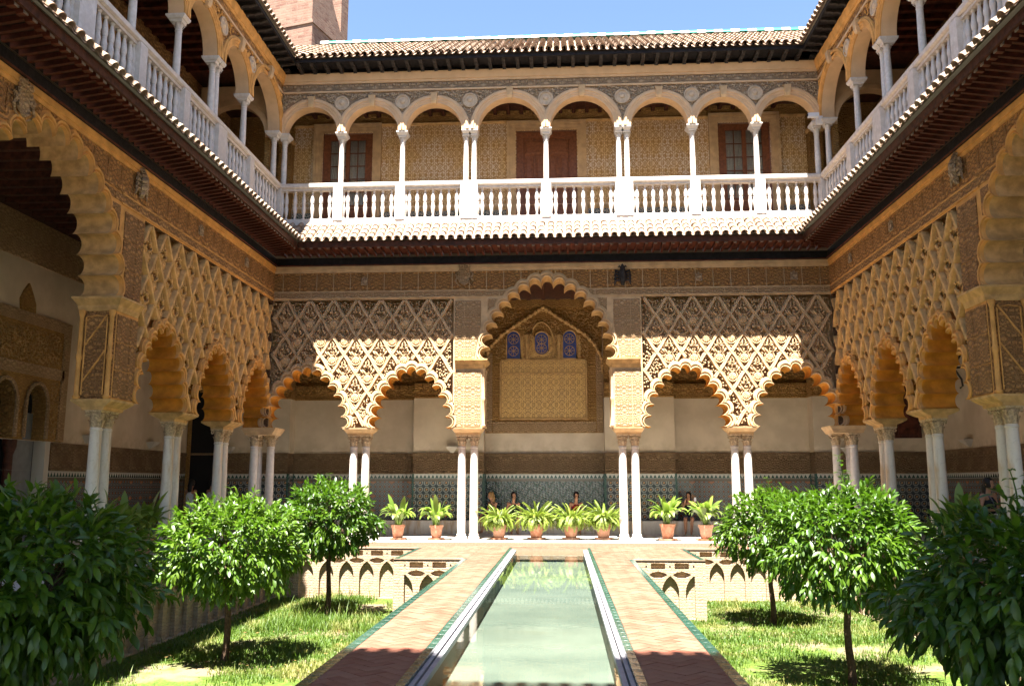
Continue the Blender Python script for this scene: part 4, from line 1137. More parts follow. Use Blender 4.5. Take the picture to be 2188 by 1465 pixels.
def upper_arcade(wg, lab, u0, u1, cols, lim=-99, relief='grey_relief'):
    th = thing('upper_arcade', wg((u0 + u1) / 2, 0, 10.8), lab, 'arcade', 'upper arcades of the courtyard')
    TU = .38; centers = []
    pos = [(c_, c_) if not isinstance(c_, tuple) else c_ for c_ in cols]
    pos = [(u0, u0)] + pos + [(u1, u1)]
    spans = [(a[1], b[0]) for a, b in zip(pos[:-1], pos[1:])]
    face = [(u0, UZS)]
    arcs = []
    for (a, b) in spans:
        c_ = (a + b) / 2; r = (b - a) / 2 - .13; arcs.append((c_, r))
    for off in (0,):
        face = [(u0, UZS)]
        for c_, r in arcs: face += semi(c_, r + .26, UZS)
        face += [(u1, UZS), (u1, UZT), (u0, UZT)]
    # avoid crossing of neighbouring archivolts: clip heights
    cl = [face[0]]
    for p in face[1:-3]:
        cl.append(p)
    # build the wall as a strip from the inner arches up
    fm = MB(); bkm = MB()
    prev = u0
    for c_, r in arcs:
        P = semi(c_, r, UZS); top = [(p[0], UZT) for p in P]
        fm.strip(pt(P, .0), pt(top, .0)); bkm.strip(pt(P, -TU), pt(top, -TU))
        fm.add([(prev, 0, UZS), (P[0][0], 0, UZS), (P[0][0], 0, UZT), (prev, 0, UZT)], [(0, 1, 2, 3)])
        bkm.add([(prev, -TU, UZS), (P[0][0], -TU, UZS), (P[0][0], -TU, UZT), (prev, -TU, UZT)], [(0, 1, 2, 3)])
        bkm.add([(prev, 0, UZS), (P[0][0], 0, UZS), (P[0][0], -TU, UZS), (prev, -TU, UZS)], [(0, 1, 2, 3)])
        prev = P[-1][0]
    fm.add([(prev, 0, UZS), (u1, 0, UZS), (u1, 0, UZT), (prev, 0, UZT)], [(0, 1, 2, 3)])
    fm.map(wg).build('wall_face', relief, th); bkm.map(wg).build('wall_back', 'stucco', th)
    for c_, r in arcs:
        if c_ < lim: continue
        m = MB(); prof = [(0, -.0), (0, .03), (.07, .03), (.075, .05), (.14, .05), (.15, .075), (.21, .08), (.22, .05), (.26, .04), (.26, 0)]
        for (r0, w0), (r1, w1) in zip(prof[:-1], prof[1:]):
            m.strip(pt(semi(c_, r + r0, UZS), w0), pt(semi(c_, r + r1, UZS), w1))
        m.map(wg).build('archivolt', 'soffit_pink' if wg is BACK else 'stucco_shaded', th, smooth=40)
        s_ = MB(); s_.strip(pt(semi(c_, r, UZS), 0), pt(semi(c_, r, UZS), -TU)); s_.map(wg).build('arch_soffit', 'soffit_pink', th, smooth=40)
        p = wg(c_, .0, UZS + r * 1.02 - .04); inst(KEY, 'keystone', p, wg.rz, parent=th)
    for a, b in pos[1:-1]:
        if a < lim: continue
        inst(MED, 'medallion', wg((a + b) / 2, .0, 13.50), wg.rz, parent=th, scale=1.2)
        for u in ({a, b}):
            ucol(th, wg, u, -.16); inst(UIMP, 'impost', wg(u, -.19, 12.39), wg.rz, parent=th, scale=(1 if a == b else .72, 1.05, 1))
    for u in (u0 + .1, u1 - .1):
        ucol(th, wg, u, -.16); inst(UIMP, 'impost', wg(u, -.19, 12.39), wg.rz, parent=th, scale=(1, 1.05, 1))
    rm = MB(); rr_ = random.Random(5)
    for i in range(int((u1 - u0) / .11)):
        for j in range(7):
            u = u0 + (i + rr_.random()) * .11; z = 13.05 + (j + rr_.random()) * .115
            if u < lim or any(((u - c_) ** 2 + ((z - UZS) / 1.02) ** 2) < (r + .31) ** 2 for c_, r in arcs): continue
            if any((u - (a + b) / 2) ** 2 + (z - 13.5) ** 2 < .27 ** 2 for a, b in pos[1:-1]): continue
            an = rr_.uniform(0, 6.28); s_ = rr_.choice((-1, 1)); rm.tube([(u + .05 * cos(an + s_ * q * 1.2), .02 + .01 * (q % 2), z + .05 * sin(an + s_ * q * 1.2)) for q in range(4)], [.012, .022, .022, .01], 4, cap=False)
    rm.map(wg).build('scroll_relief', 'grey_stone' if wg is BACK else 'stucco_shaded', th, kind='stuff', recalc=False, smooth=60)
    m = MB(); m.box(u0, u1, 0, .05, 13.86, 13.92); m.map(wg).build('string_course', 'soffit_pink', th)
    n = round((u1 - u0) / .98); a = (u1 - u0) / n
    for i in range(n):
        if u0 + a * i < lim: continue
        mm = MB(); mm.box(u0 + a * i + .008, u0 + a * (i + 1) - .008, 0, .02, 13.94, 14.14); mm.map(wg).build('frieze_panel', relief, th, origin=wg(u0 + a * (i + .5), 0, 14))
    m = MB(); m.stack([(14.16, u0, u1, 0, .04), (14.23, u0, u1, 0, .05), (14.24, u0, u1, 0, .08), (14.32, u0, u1, 0, .10), (14.44, u0, u1, 0, .13), (14.48, u0, u1, 0, .13), (14.49, u0, u1, 0, .02)])
    m.map(wg).build('cornice', 'soffit_pink' if wg is BACK else 'stucco_shaded', th)
    return th
U_b = upper_arcade(BACK, 'far upper arcade of round arches on slim white columns, above the sunlit balustrade', XL, XR, UCOLS['back'])
U_l = upper_arcade(LEFT, 'left upper arcade of round arches climbing towards the upper left corner', YN, D, SIDEP, lim=9, relief='carved_shaded')
U_r = upper_arcade(RIGHT, 'right upper arcade of round arches climbing towards the upper right corner', YN, D, SIDEP, lim=9, relief='carved_shaded')

# ---------------- roofs
def corbel_mesh():
    m = MB(); P = [(0, 0), (-.10, 0), (-.14, .04), (-.17, .10), (-.30, .12), (-.38, .10), (-.46, .14), (-.60, .155), (-.66, .20), (-.66, .27), (0, .27)]
    vs = [(-.055, y, z) for y, z in P] + [(.055, y, z) for y, z in P]; n = len(P)
    m.add(vs, [tuple(range(n - 1, -1, -1)), tuple(range(n, 2 * n))] + [(i, (i + 1) % n, n + (i + 1) % n, n + i) for i in range(n)])
    m.lathe([(.0, -.065), (.028, -.06), (.028, .06), (.0, .065)], n=8)
    return m.mesh('corbel', 'wood_corbel')
CORB = corbel_mesh()
ZR, OU, OS = 14.70, .80, .68
def roof(wg, lab, u0, u1, lim=-99, rows=3, up=1.6, tl=300, mit=True, back=False):
    th = thing('roof', wg((u0 + u1) / 2, 0, UZT), lab, 'roof', 'tiled roofs of the palace wings')
    e_ = (.72 if wg.k in ('back', 'near') else .60); m = MB(); m.box(u0, u1, -.3, e_, ZR - .085, ZR - .05); m.box(u0 + .6, u1 - .6, e_ - .04, e_ + .01, ZR - .14, ZR - .03) ; m.box(u0, u1, -.38, .03, 14.492, ZR - .09)
    m.map(wg).build('roof_boards', 'wood_black', th)
    n = round((u1 - u0) / .425)
    for i in range(n):
        u = u0 + (u1 - u0) * (i + .5) / n
        if u < lim: continue
        e = min(u - u0, u1 - u); L = min(1.0 if wg.k in ('back', 'near') else .86, e / .66)
        if L < .3: continue
        inst(CORB, 'corbel', wg(u, .03, ZR - .085 - .27 * .62), wg.rz, parent=th, scale=(1, L, .62))
    return th
R_b = roof(BACK, 'far tiled roof with dark corbels and green and white ridge tiles under the blue sky', XL, XR)
R_l = roof(LEFT, 'left tiled roof edge with dark corbels, beside the brick tower', YN, D, lim=9)
R_r = roof(RIGHT, 'right tiled roof edge with dark corbels, at the upper right', YN, D, lim=9)
R_n = roof(NEAR, 'near tiled roof above the viewpoint, out of view', XL, XR, lim=99)
tiled(BACK, R_b, XL + OS, XR - OS, OU, ZR, -3.0, 17.05, .238, 10, 300, mitre0=-.85, mitre1=-.85)
tiled(LEFT, R_l, 10, D - OU, OS, ZR, -.1, ZR + .55, .238, 3, 200, mitre1=-1.0, pan=True)
tiled(RIGHT, R_r, 10, D - OU, OS, ZR, -.1, ZR + .55, .238, 3, 200, mitre1=-1.0, pan=True)
tiled(NEAR, R_n, XL + OU, XR - OU, OU, ZR, .2, ZR + .38, .238, 1, 0, pan=False)
for wg, r_ in ((LEFT, R_l), (RIGHT, R_r)):
    m = MB(); m.add([(YN - 4, -.1, ZR + .54), (D + .0, -.1, ZR + .54), (D + 3.0, -3.0, 17.0), (YN - 4, -3.0, 17.0)], [(0, 1, 2, 3)])
    m.add([(YN + OU, OS, ZR), (10, OS, ZR), (10, -.1, ZR + .54), (YN - 4, -.1, ZR + .54)], [(0, 1, 2, 3)])
    m.add([(YN - 4, -3.0, 17.0), (D + 3, -3.0, 17.0), (D + 3, -6, 15), (YN - 4, -6, 15)], [(0, 1, 2, 3)]); m.map(wg).build('roof_slope', 'roof_mortar', r_)
m = MB(); m.add([(XL - 4, .2, ZR + .36), (XR + 4, .2, ZR + .36), (XR + 3, -3, 17.0), (XL - 3, -3, 17.0)], [(0, 1, 2, 3)]).add([(XL - 3, -3, 17.0), (XR + 3, -3, 17.0), (XR + 4, -7, 14.8), (XL - 4, -7, 14.8)], [(0, 1, 2, 3)])
m.map(NEAR).build('roof_slope', 'roof_mortar', R_n)
rid = MB().add([(x * .145, y, z) for x in (-1, 1) for y, z in [(.15 * cos(a), .15 * sin(a)) for a in [pi * k / 8 for k in range(9)]]], [(k, k + 1, 10 + k, 9 + k) for k in range(8)] + [tuple(range(9)), tuple(range(17, 8, -1))])
rw = rid.mesh('ridge_tile', 'glazed_white', 40); rg = rid.mesh('ridge_tile', 'glazed_green', 40)
for k in range(62):
    x = XL + .45 + k * .29
    if x > XR + 1.2: break
    inst(rw if (k // 1) % 2 == 0 else rg, 'ridge_tile', (x, D + 3.0, 17.13 + random.uniform(-.008, .008)), parent=R_b)
m = MB(); m.add([(XL - 3, D + 3.0, 17.02), (XR + 3, D + 3.0, 17.02), (XR + 3, D + 7, 15), (XL - 3, D + 7, 15)], [(0, 1, 2, 3)]); m.build('roof_slope', 'roof_mortar', R_b)

# ---------------- gallery interiors
YU = D + 2.76; XUL, XUR = XL - 2.8, XR + 2.8
up = MB(); ring(up, XL + .12, XR - .12, YN - .12, D - .12, OL, OR_, ON, OB, 9.36, 9.55)
struct('upper_floor', up, 'mortar')
cl = MB(); ring(cl, XL - .30, XR + .30, YN - .30, D + .30, OL, OR_, ON, OB, 14.36, 14.48)
ceil_u = struct('upper_ceiling', cl, 'wood_dark')
cl = MB(); ring(cl, XL - T + .02, XR + T - .02, YN - T, D + T - .02, OL, OR_, ON, OB, 8.02, 8.12)
ceil_l = struct('lower_ceiling', cl, 'wood_dark')
# beams of the two ceilings
def beams(parent, lo, w0, w1, ulist, wg, z0, z1, wd=.10, mat='wood_dark'):
    L = w1 - w0; me = MB().box(-wd / 2, wd / 2, 0, L, z0, z1)
    me.v = [(a, b, c_ - z0) for a, b, c_ in me.v]; me = me.mesh('beam', mat)
    for u in ulist: inst(me, 'beam', wg(u, -w0, z0), wg.rz, parent=parent)
beams(ceil_u, 0, .42, 2.7, [11 + .45 * k for k in range(31)], LEFT, 14.20, 14.355, .12, 'wood_soffit')
beams(ceil_u, 0, .42, 2.7, [11 + .45 * k for k in range(31)], RIGHT, 14.20, 14.355, .12, 'wood_soffit')
beams(ceil_u, 0, .42, 2.7, [XL + .3 + .45 * k for k in range(36)], BACK, 14.20, 14.355, .12, 'wood_dark')
beams(ceil_l, 0, T + .03, 3.6, [XL + .2 + .5 * k for k in range(33)], BACK, 7.84, 8.015, .13)
beams(ceil_l, 0, T + .03, 3.6, [10 + .5 * k for k in range(31)], LEFT, 7.84, 8.015, .13)
beams(ceil_l, 0, T + .03, 3.6, [10 + .5 * k for k in range(31)], RIGHT, 7.84, 8.015, .13)

# upper back wall
uw = thing('upper_gallery_wall', (XC, YU, 9.55), 'damask patterned back wall of the far upper gallery with two windows and a central door', 'wall')
def wallrects(parent, name, mat, x0, x1, z0, z1, holes, y, face=-1):
    m = MB(); outer = [(x0, y, z0), (x1, y, z0), (x1, y, z1), (x0, y, z1)]
    m.poly(outer, [[(a, y, c_), (b, y, c_), (b, y, d_), (a, y, d_)] for a, b, c_, d_ in holes]); return m.build(name, mat, parent)
OPEN = [(-8.24, -6.5, 10.15, 13.68), (-1.5, .58, 9.55, 13.62), (5.37, 7.10, 10.15, 13.74)]
wallrects(uw, 'damask_plaster', 'damask', -9.25, 8.30, 10.98, 13.95, [(a, b, max(c_, 10.985), d_) for a, b, c_, d_ in OPEN], YU)
wallrects(uw, 'plaster_base', 'soffit_pink', XUL, XUR, 9.55, 10.98, [(a, b, max(c_, 9.56), 10.975) for a, b, c_, d_ in OPEN], YU + .002)
wallrects(uw, 'end_plaster', 'ochre_relief', XUL, -9.25, 10.98, 14.36, [], YU); wallrects(uw, 'end_plaster', 'ochre_relief', 8.30, XUR, 10.98, 14.36, [], YU)
m = MB(); m.box(-9.25, 8.30, YU - .03, YU + .1, 13.952, 14.355); m.build('carved_frieze', 'ochre_relief', uw)
m = MB(); m.stack([(13.90, -9.25, 8.3, YU - .05, YU), (13.95, -9.25, 8.3, YU - .09, YU), (13.98, -9.25, 8.3, YU - .09, YU)]); m.build('moulding', 'gold_stucco', uw)
segs = [(-9.25, -8.55), (-6.2, -1.85), (.93, 5.05), (7.42, 8.30)]
for a, b in segs:
    m = MB(); m.box(a, b, YU - .03, YU - .002, 10.42, 10.80); m.build('tile_dado', 'upper_dado', uw)
    m = MB(); m.box(a, b, YU - .045, YU - .002, 10.802, 10.93); m.build('dado_trim', 'gold_stucco', uw)
for x in (-9.5, 8.55):
    m = MB(); m.box(x - .22, x + .22, YU - .25, YU - .01, 9.6, 13.25); m.build('pilaster', 'ochre_relief', uw)
    m = MB(); m.stack([(13.25, x - .24, x + .24, YU - .28, YU - .01), (13.32, x - .3, x + .3, YU - .33, YU - .01), (13.36, x - .3, x + .3, YU - .33, YU - .01)]); m.build('pilaster_cap', 'gold_stucco', uw)
# openings: moulded plaster frames, wooden frames, panes with curtains
def opening(parent, a, b, c_, d_, kind):
    f = MB(); w_ = .30
    for o, dp in ((.0, .06), (.10, .085), (.20, .12)):
        x0, x1, z1 = a - .02 - o, b + .02 + o, d_ + .02 + o
        f.box(x0 - .10, x0, YU - dp, YU - .001, c_, z1 + .10); f.box(x1, x1 + .10, YU - dp, YU - .001, c_, z1 + .10)
        f.box(x0, x1, YU - dp, YU - .001, z1, z1 + .10)
    f.build('plaster_frame', 'stucco', parent)
    rv = MB(); rv.box(a, a + .02, YU + .003, YU + .35, c_, d_); rv.box(b - .02, b, YU + .003, YU + .35, c_, d_); rv.box(a, b, YU + .003, YU + .35, d_, d_ + .02); rv.build('reveal', 'wood_door', parent)
    if kind == 'window':
        name = 'window'; fr_ = MB(); y0, y1 = YU + .06, YU + .12; mid = (a + b) / 2
        fr_.box(a + .02, a + .26, y0, y1, c_, d_ - .02); fr_.box(b - .26, b - .02, y0, y1, c_, d_ - .02); fr_.box(a + .26, b - .26, y0, y1, d_ - .24, d_ - .02)
        fr_.box(mid - .07, mid + .07, y0 - .01, y1, c_, d_ - .24); fr_.box(a + .26, b - .26, y0, y1, 10.95, 11.10)
        o = fr_.build('window', 'wood_door', parent, origin=(mid, YU, c_))
        for (s0, s1) in ((a + .26, mid - .07), (mid + .07, b - .26)):
            z0, z1 = 11.10, d_ - .24; mu = MB(); mc = (s0 + s1) / 2
            mu.box(mc - .014, mc + .014, y0 + .01, y1 - .01, z0, z1)
            for k in range(1, 5): z = z0 + (z1 - z0) * k / 5; mu.box(s0, s1, y0 + .012, y1 - .012, z - .014, z + .014)
            mu.build('muntins', 'wood_door', o)
            for i, (p0, p1) in enumerate(((s0, mc - .014), (mc + .014, s1))):
                for k in range(5):
                    q0 = z0 + (z1 - z0) * k / 5 + .014; q1 = z0 + (z1 - z0) * (k + 1) / 5 - .014
                    pm = MB(); pm.box(p0, p1, y0 + .03, y0 + .035, q0, q1); pm.build('pane', 'window_glass', o)
        cu = MB(); n = 60; A = []; B = []
        for i in range(n + 1):
            x = a + .05 + (b - a - .1) * i / n; y = y1 + .06 + .02 * sin(i * 1.3); A.append((x, y, c_)); B.append((x, y, d_ - .1))
        cu.strip(A, B); cu.build('curtain', 'curtain', o, smooth=60)
        lp = MB()
        for (s0, s1) in ((a + .26, mid - .07), (mid + .07, b - .26)):
            lp.box(s0, s1, y0 + .01, y1 - .01, c_, 10.95); lp.cbox(s0 + .06, s1 - .06, y0 - .012, y0 + .01, c_ + .2, 10.88, .01)
        lp.build('lower_panel', 'wood_door', o)
    else:
        mid = (a + b) / 2; y0 = YU + .12
        fr_ = MB(); fr_.box(a + .02, a + .22, y0 - .06, y0 + .08, c_, d_ - .02); fr_.box(b - .22, b - .02, y0 - .06, y0 + .08, c_, d_ - .02); fr_.box(a + .22, b - .22, y0 - .06, y0 + .08, d_ - .2, d_ - .02)
        o = fr_.build('door', 'wood_door', parent, origin=(mid, YU, c_))
        lf = MB(); lf.box(a + .22, mid - .006, y0, y0 + .05, c_, d_ - .2); lf.box(mid + .006, b - .22, y0, y0 + .05, c_, d_ - .2); lf.build('leaf', 'wood_door', o)
        for (s0, s1) in ((a + .26, mid - .04), (mid + .04, b - .26)):
            zz = [9.7, 10.3, 10.9, 11.45, 11.75, 12.75, 13.35]
            for k in range(len(zz) - 1):
                if zz[k + 1] - zz[k] > .8:
                    mc = (s0 + s1) / 2; rs_ = ((s0, mc - .02), (mc + .02, s1))
                else: rs_ = ((s0, s1),)
                for r0, r1 in rs_:
                    pm = MB(); pm.stack([(0, r0 + .02, r1 - .02, zz[k] + .03, zz[k + 1] - .03), (.025, r0 + .04, r1 - .04, zz[k] + .05, zz[k + 1] - .05), (.025, r0 + .07, r1 - .07, zz[k] + .08, zz[k + 1] - .08), (.04, r0 + .09, r1 - .09, zz[k] + .10, zz[k + 1] - .10)])
                    pm.v = [(a_, y0 - c2, b_) for a_, b_, c2 in pm.v]; pm.build('door_panel', 'wood_door', o)
for q, kd in zip(OPEN, ('window', 'door', 'window')): opening(uw, *q, kd)
# upper side walls
for wg, x, lab in ((LEFT, XUL, 'dim inner wall of the left upper gallery'), (RIGHT, XUR, 'dim inner wall of the right upper gallery')):
    th = thing('upper_gallery_wall', (x, YC, 9.55), lab, 'wall')
    sx = 1 if wg is LEFT else -1
    m = MB(); m.box(min(x, x - sx * .2), max(x, x - sx * .2), 2, YU + .3, 9.55, 13.4); m.build('plaster', 'ochre_relief', th)
    m = MB(); m.box(min(x + sx * .03, x - sx * .2), max(x + sx * .03, x - sx * .2), 2, YU, 13.402, 14.355); m.build('carved_frieze', 'carved_stucco', th)
    m = MB(); m.box(min(x + sx * .10, x), max(x + sx * .10, x), 2, YU, 13.36, 13.44); m.build('moulding', 'stucco', th)
    for yc in (13.2, 17.6, 22.0, 26.2):
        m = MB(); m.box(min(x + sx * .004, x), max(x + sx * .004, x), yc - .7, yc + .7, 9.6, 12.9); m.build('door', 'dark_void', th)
        m = MB(); m.box(min(x, x + sx * .1), max(x, x + sx * .1), yc - .86, yc - .7, 9.6, 13.06); m.box(min(x, x + sx * .1), max(x, x + sx * .1), yc + .7, yc + .86, 9.6, 13.06); m.box(min(x, x + sx * .1), max(x, x + sx * .1), yc - .7, yc + .7, 12.9, 13.06); m.build('door_frame', 'gold_stucco', th)
    # cross arch at the far corner of the gallery
    y = D + .05; a, b = sorted((x, XL - .38 if wg is LEFT else XR + .38)); c_ = (a + b) / 2; r = (b - a) / 2 - .12
    th2 = thing('cross_arch', (c_, y, 9.55), 'plaster arch spanning the %s corner of the upper gallery' % ('left' if wg is LEFT else 'right'), 'arch')
    P = semi(c_, r, 12.45); m = MB(); m.strip([(p[0], y, p[1]) for p in P], [(p[0], y, 14.2) for p in P]); m.strip([(p[0], y, p[1]) for p in P], [(p[0], y + .3, p[1]) for p in P])
    m.strip([(p[0], y + .3, p[1]) for p in P], [(p[0], y + .3, 14.2) for p in P]); m.build('arch_wall', 'soffit_pink', th2, smooth=40)
    m = MB()
    for (r0, w0), (r1, w1) in (((0, 0), (0, .05)), ((0, .05), (.14, .05)), ((.14, .05), (.2, .0))):
        m.strip([(p[0], y - w0, p[1]) for p in semi(c_, r + r0, 12.45)], [(p[0], y - w1, p[1]) for p in semi(c_, r + r1, 12.45)])
    m.build('arch_moulding', 'soffit_pink', th2, smooth=40)
    for xx in (a + .06, b - .06): 
        m = MB(); m.box(xx - .08, xx + .08, y, y + .3, 9.55, 12.45); m.build('jamb', 'ochre_relief', th2)
# ============================================================ LOWER GALLERY WALLS
def gal_wall(label, wg, base, runs, u_rng, holes=(), top_frieze=True, zc=4.5, ztop=8.02, upper='ochre_relief', cream_top=None):
    """wg maps (u, w, z); base = w of the wall plane (negative); runs = [(u0,u1,dw,dado material)]"""
    th = thing('gallery_wall', wg((u_rng[0] + u_rng[1]) / 2, base, 0), label, 'wall')
    for (u0, u1, dw, dm) in runs:
        w = base + dw
        def wall(nm, mat, z0, z1, pr=.0, a=u0, b=u1):
            hs = [h for h in holes if h[0] > a and h[1] < b and h[2] < z1 and h[3] > z0]
            m = MB()
            if hs:
                m.poly([(a, w + pr, z0), (b, w + pr, z0), (b, w + pr, z1), (a, w + pr, z1)],
                       [[(h[0], w + pr, max(z0 + .002, h[2])), (h[1], w + pr, max(z0 + .002, h[2])), (h[1], w + pr, min(z1 - .002, h[3])), (h[0], w + pr, min(z1 - .002, h[3]))] for h in hs])
            else: m.box(a, b, base - .28, w + pr, z0, z1)
            return m.map(wg).build(nm, mat, th)
        wall('plinth', 'white_wall', 0, .14, .05)
        wall('tile_dado', dm, .14, 1.95, .0)
        cuts = [(u0, u1)]
        for h in holes:
            if h[0] > u0 and h[1] < u1 and h[2] < 2:
                cuts = [(u0, h[0]), (h[1], u1)] if len(cuts) == 1 else cuts[:-1] + [(cuts[-1][0], h[0]), (h[1], u1)]
        for (a, b) in cuts:
            n = max(1, round((b - a) / .95)); st = (b - a) / n
            for i in range(n):
                m = MB(); x0, x1 = a + st * i, a + st * (i + 1)
                m.box(x0 + .01, x1 - .01, w - .1, w + .03, 2.03, 2.53); m.map(wg).build('carved_panel', 'carved_dado', th, origin=wg((x0 + x1) / 2, w, 2.03))
            m = MB(); wb_ = base - .2; m.box(a, b, wb_, w + .05, 1.952, 2.02); m.box(a, b, wb_, w + .012, 2.02, 2.54); m.stack([(2.54, a, b, wb_, w + .04), (2.60, a, b, wb_, w + .07), (2.654, a, b, wb_, w + .07)])
            m.map(wg).build('dado_moulding', 'carved_dado', th)
        wall('cream_plaster', 'cream', 2.655, cream_top or zc, .0)
        if not cream_top and not (u0 == -2.66 and u1 == 1.41):
            m = MB(); m.stack([(zc, u0, u1, base - .2, w + .01), (zc + .05, u0, u1, base - .2, w + .03), (zc + .06, u0, u1, base - .2, w + .03)]); m.map(wg).build('moulding', 'ochre_relief', th)
            # stalactite band
            m = MB(); n = max(2, round((u1 - u0) / .30)); st = (u1 - u0) / n
            for i in range(n):
                a, b = u0 + st * i, u0 + st * (i + 1); c_ = (a + b) / 2
                m.stack([(zc + .07, c_ - .02, c_ + .02, w - .1, w + .03), (zc + .34, c_ - st * .32, c_ + st * .32, w - .1, w + .08), (zc + .36, a + .01, b - .01, w - .1, w + .12), (zc + .50, a + .01, b - .01, w - .1, w + .12)])
            m.map(wg).build('stalactite_band', 'ochre_relief', th, kind='stuff')
            wall('carved_upper_wall', upper, zc + .06, ztop, .0)
        elif cream_top:
            wall('carved_frieze', 'carved_fine', cream_top + .002, ztop, .03)
    # green glazed corner strips
    for (u0, u1, dw, dm) in runs:
        for uu in (u0, u1):
            if u_rng[0] + .2 < uu < u_rng[1] - .2:
                m = MB(); m.box(uu - .035, uu + .035, base + dw - .1, base + dw + .012, .14, 1.95); m.map(wg).build('corner_strip', 'green_tile', th)
    return th
class GB(Wing):
    def __init__(s): s.k = 'back'; s.rz = 0
    def __call__(s, u, w, z): return (u, OB - w, z)
gb_, gl_, gr_ = GB(), Wing('left'), Wing('right')
WB = 0.0
gw = gal_wall('far gallery wall with tiled dado, cream plaster and the gilded portal panel in its middle', gb_, 0,
    [(OL, -9.35, .6, 'dado_star'), (-9.35, -5.05, 0, 'dado_small'), (-5.05, -2.66, .6, 'dado_star'), (-2.66, 1.41, 0, 'dado_zigzag'), (1.41, 3.74, .6, 'dado_star'), (3.74, 8.3, 0, 'dado_small'), (8.3, OR_, .6, 'dado_star')], (OL, OR_))
props(gw, 'far gallery wall with tiled dado and cream plaster, behind the potted plants')
# stone bench along the far wall
bench = thing('stone_bench', (XC, OB - .85, 0), 'low stone bench along the foot of the tiled far wall, people sitting on it', 'bench')
n = 16
for i in range(n):
    a = OL + .8 + (OR_ - OL - 1.6) * i / n; b = OL + .8 + (OR_ - OL - 1.6) * (i + 1) / n
    m = MB(); m.cbox(a + .004, b - .004, OB - 1.02, OB - .61, .0, .43, .012); m.build('bench_block', 'marble_aged', bench, origin=((a + b) / 2, OB - .8, 0))

# gilded portal panel
po = thing('portal_panel', (-.63, OB - .05, 3.33), 'large gilded plaster panel with three blue windows under a lobed gable behind the central arch', 'wall panel')
y = OB - .62
y = OB
def bx(nm, mat, x0, x1, z0, z1, d0, d1): m = MB(); m.box(x0, x1, y - d1, y - d0, z0, z1); return m.build(nm, mat, po)
cxp = -.65
bx('panel_ground', 'ochre_relief', -2.655, 1.40, 3.34, 8.0, .002, .06)
bx('gable_field', 'gilt_panel', -1.95, .65, 5.90, 6.72, .061, .068)
bx('gilt_field', 'gilt_panel', -2.10, .80, 3.85, 5.38, .06, .085)
bx('gilt_band', 'gilt_panel', -2.10, .80, 5.42, 5.84, .06, .10)
for x0, x1, z0, z1 in ((-2.16, -2.11, 3.79, 5.84), (.81, .86, 3.79, 5.84), (-2.11, .81, 3.79, 3.84), (-2.11, .81, 5.385, 5.415), (-2.11, .81, 5.845, 5.885)):
    bx('frame_strip', 'gold_stucco', x0, x1, z0, z1, .06, .12)
for x0 in (-2.64, 1.17): bx('side_pilaster', 'carved_fine', x0, x0 + .22, 3.36, 6.1, .06, .14)
bx('lower_border', 'carved_fine', -2.40, 1.15, 3.36, 3.72, .06, .10)
def archpoly(c, hw, z0, zs, za, n=12):
    P = [(c - hw, z0)]
    for k in range(n + 1):
        a = pi * k / n; P.append((c - hw * cos(a), zs + (za - zs) * sin(a)))
    P.append((c + hw, z0)); return P
for c_, hw, z0, zs, za in ((-1.68, .25, 5.90, 6.62, 6.9), (-.70, .26, 6.08, 6.6, 6.86), (.27, .25, 5.90, 6.62, 6.9)):
    P = archpoly(c_, hw, z0, zs, za) if hw != .26 else [(c_ + hw * cos(a), (zs if sin(a) > 0 else 6.10 + .2) + .26 * sin(a)) for a in [2 * pi * k / 24 for k in range(24)]]
    m = MB(); m.poly([(a, y - .075, b) for a, b in P]); w_ = m.build('lattice_window', 'blue_glass', po)
    rm = MB(); rm.tube([(a, y - .09, b) for a, b in P] + [(P[0][0], y - .09, P[0][1])], .03, 5); rm.build('window_frame', 'gold_stucco', w_, smooth=50)
    gm = MB()
    for zc_ in ((zs - .02, zs - .44) if hw == .25 else (zs - .02, 6.28)):
        for k in range(8):
            a = 2 * pi * k / 8; gm.tube([(c_, y - .082, zc_), (c_ + cos(a) * .16, y - .082, zc_ + sin(a) * .16)], .008, 4)
        gm.tube([(c_ + .17 * cos(2 * pi * k / 16), y - .082, zc_ + .17 * sin(2 * pi * k / 16)) for k in range(17)], .01, 4)
    gm.build('star_tracery', 'gold_stucco', w_)
# pointed hood over the centre window
m = MB(); P = [(cxp - .05 + s_ * .46 * cos(a) * (1 if True else 1), 6.25 + .95 * sin(a)) for s_, a in [(-1, pi / 2 * k / 8) for k in range(9)] + [(1, pi / 2 * k / 8) for k in range(7, -1, -1)]]
m.tube([(a, y - .10, b) for a, b in P], .035, 5); m.build('window_hood', 'gold_stucco', po, smooth=50)
# lobed gable
G = []
for k in range(15):
    t_ = k / 14; KP = [(2.06, 5.35), (2.03, 5.85), (1.80, 6.33), (1.45, 6.70), (1.02, 7.0), (.62, 7.25), (.25, 7.5), (0, 7.66)]; q = t_ * 7; i_ = min(6, int(q)); f_ = q - i_; G.append((cxp - (KP[i_][0] * (1 - f_) + KP[i_ + 1][0] * f_), KP[i_][1] * (1 - f_) + KP[i_ + 1][1] * f_))
G = G + [(2 * cxp - a, b) for a, b in G[::-1][1:]]
m = MB()
for (a, b), (c_, d_) in zip(G[:-1], G[1:]):
    mx_, mz_ = (a + c_) / 2, (b + d_) / 2 + .06; m.tube([(a, y - .12, b), (mx_, y - .13, mz_), (c_, y - .12, d_)], .055, 6)
m.build('gable_moulding', 'gold_stucco', po, smooth=50)
bead = MB().lathe([(0, -.08), (.06, -.05), (.08, 0), (.06, .05), (0, .08)], n=8, cap=False).mesh('gable_bead', 'gold_stucco', 50)
for a, b in G[1:-1]: inst(bead, 'gable_bead', (a, y - .14, b + .05), parent=po)
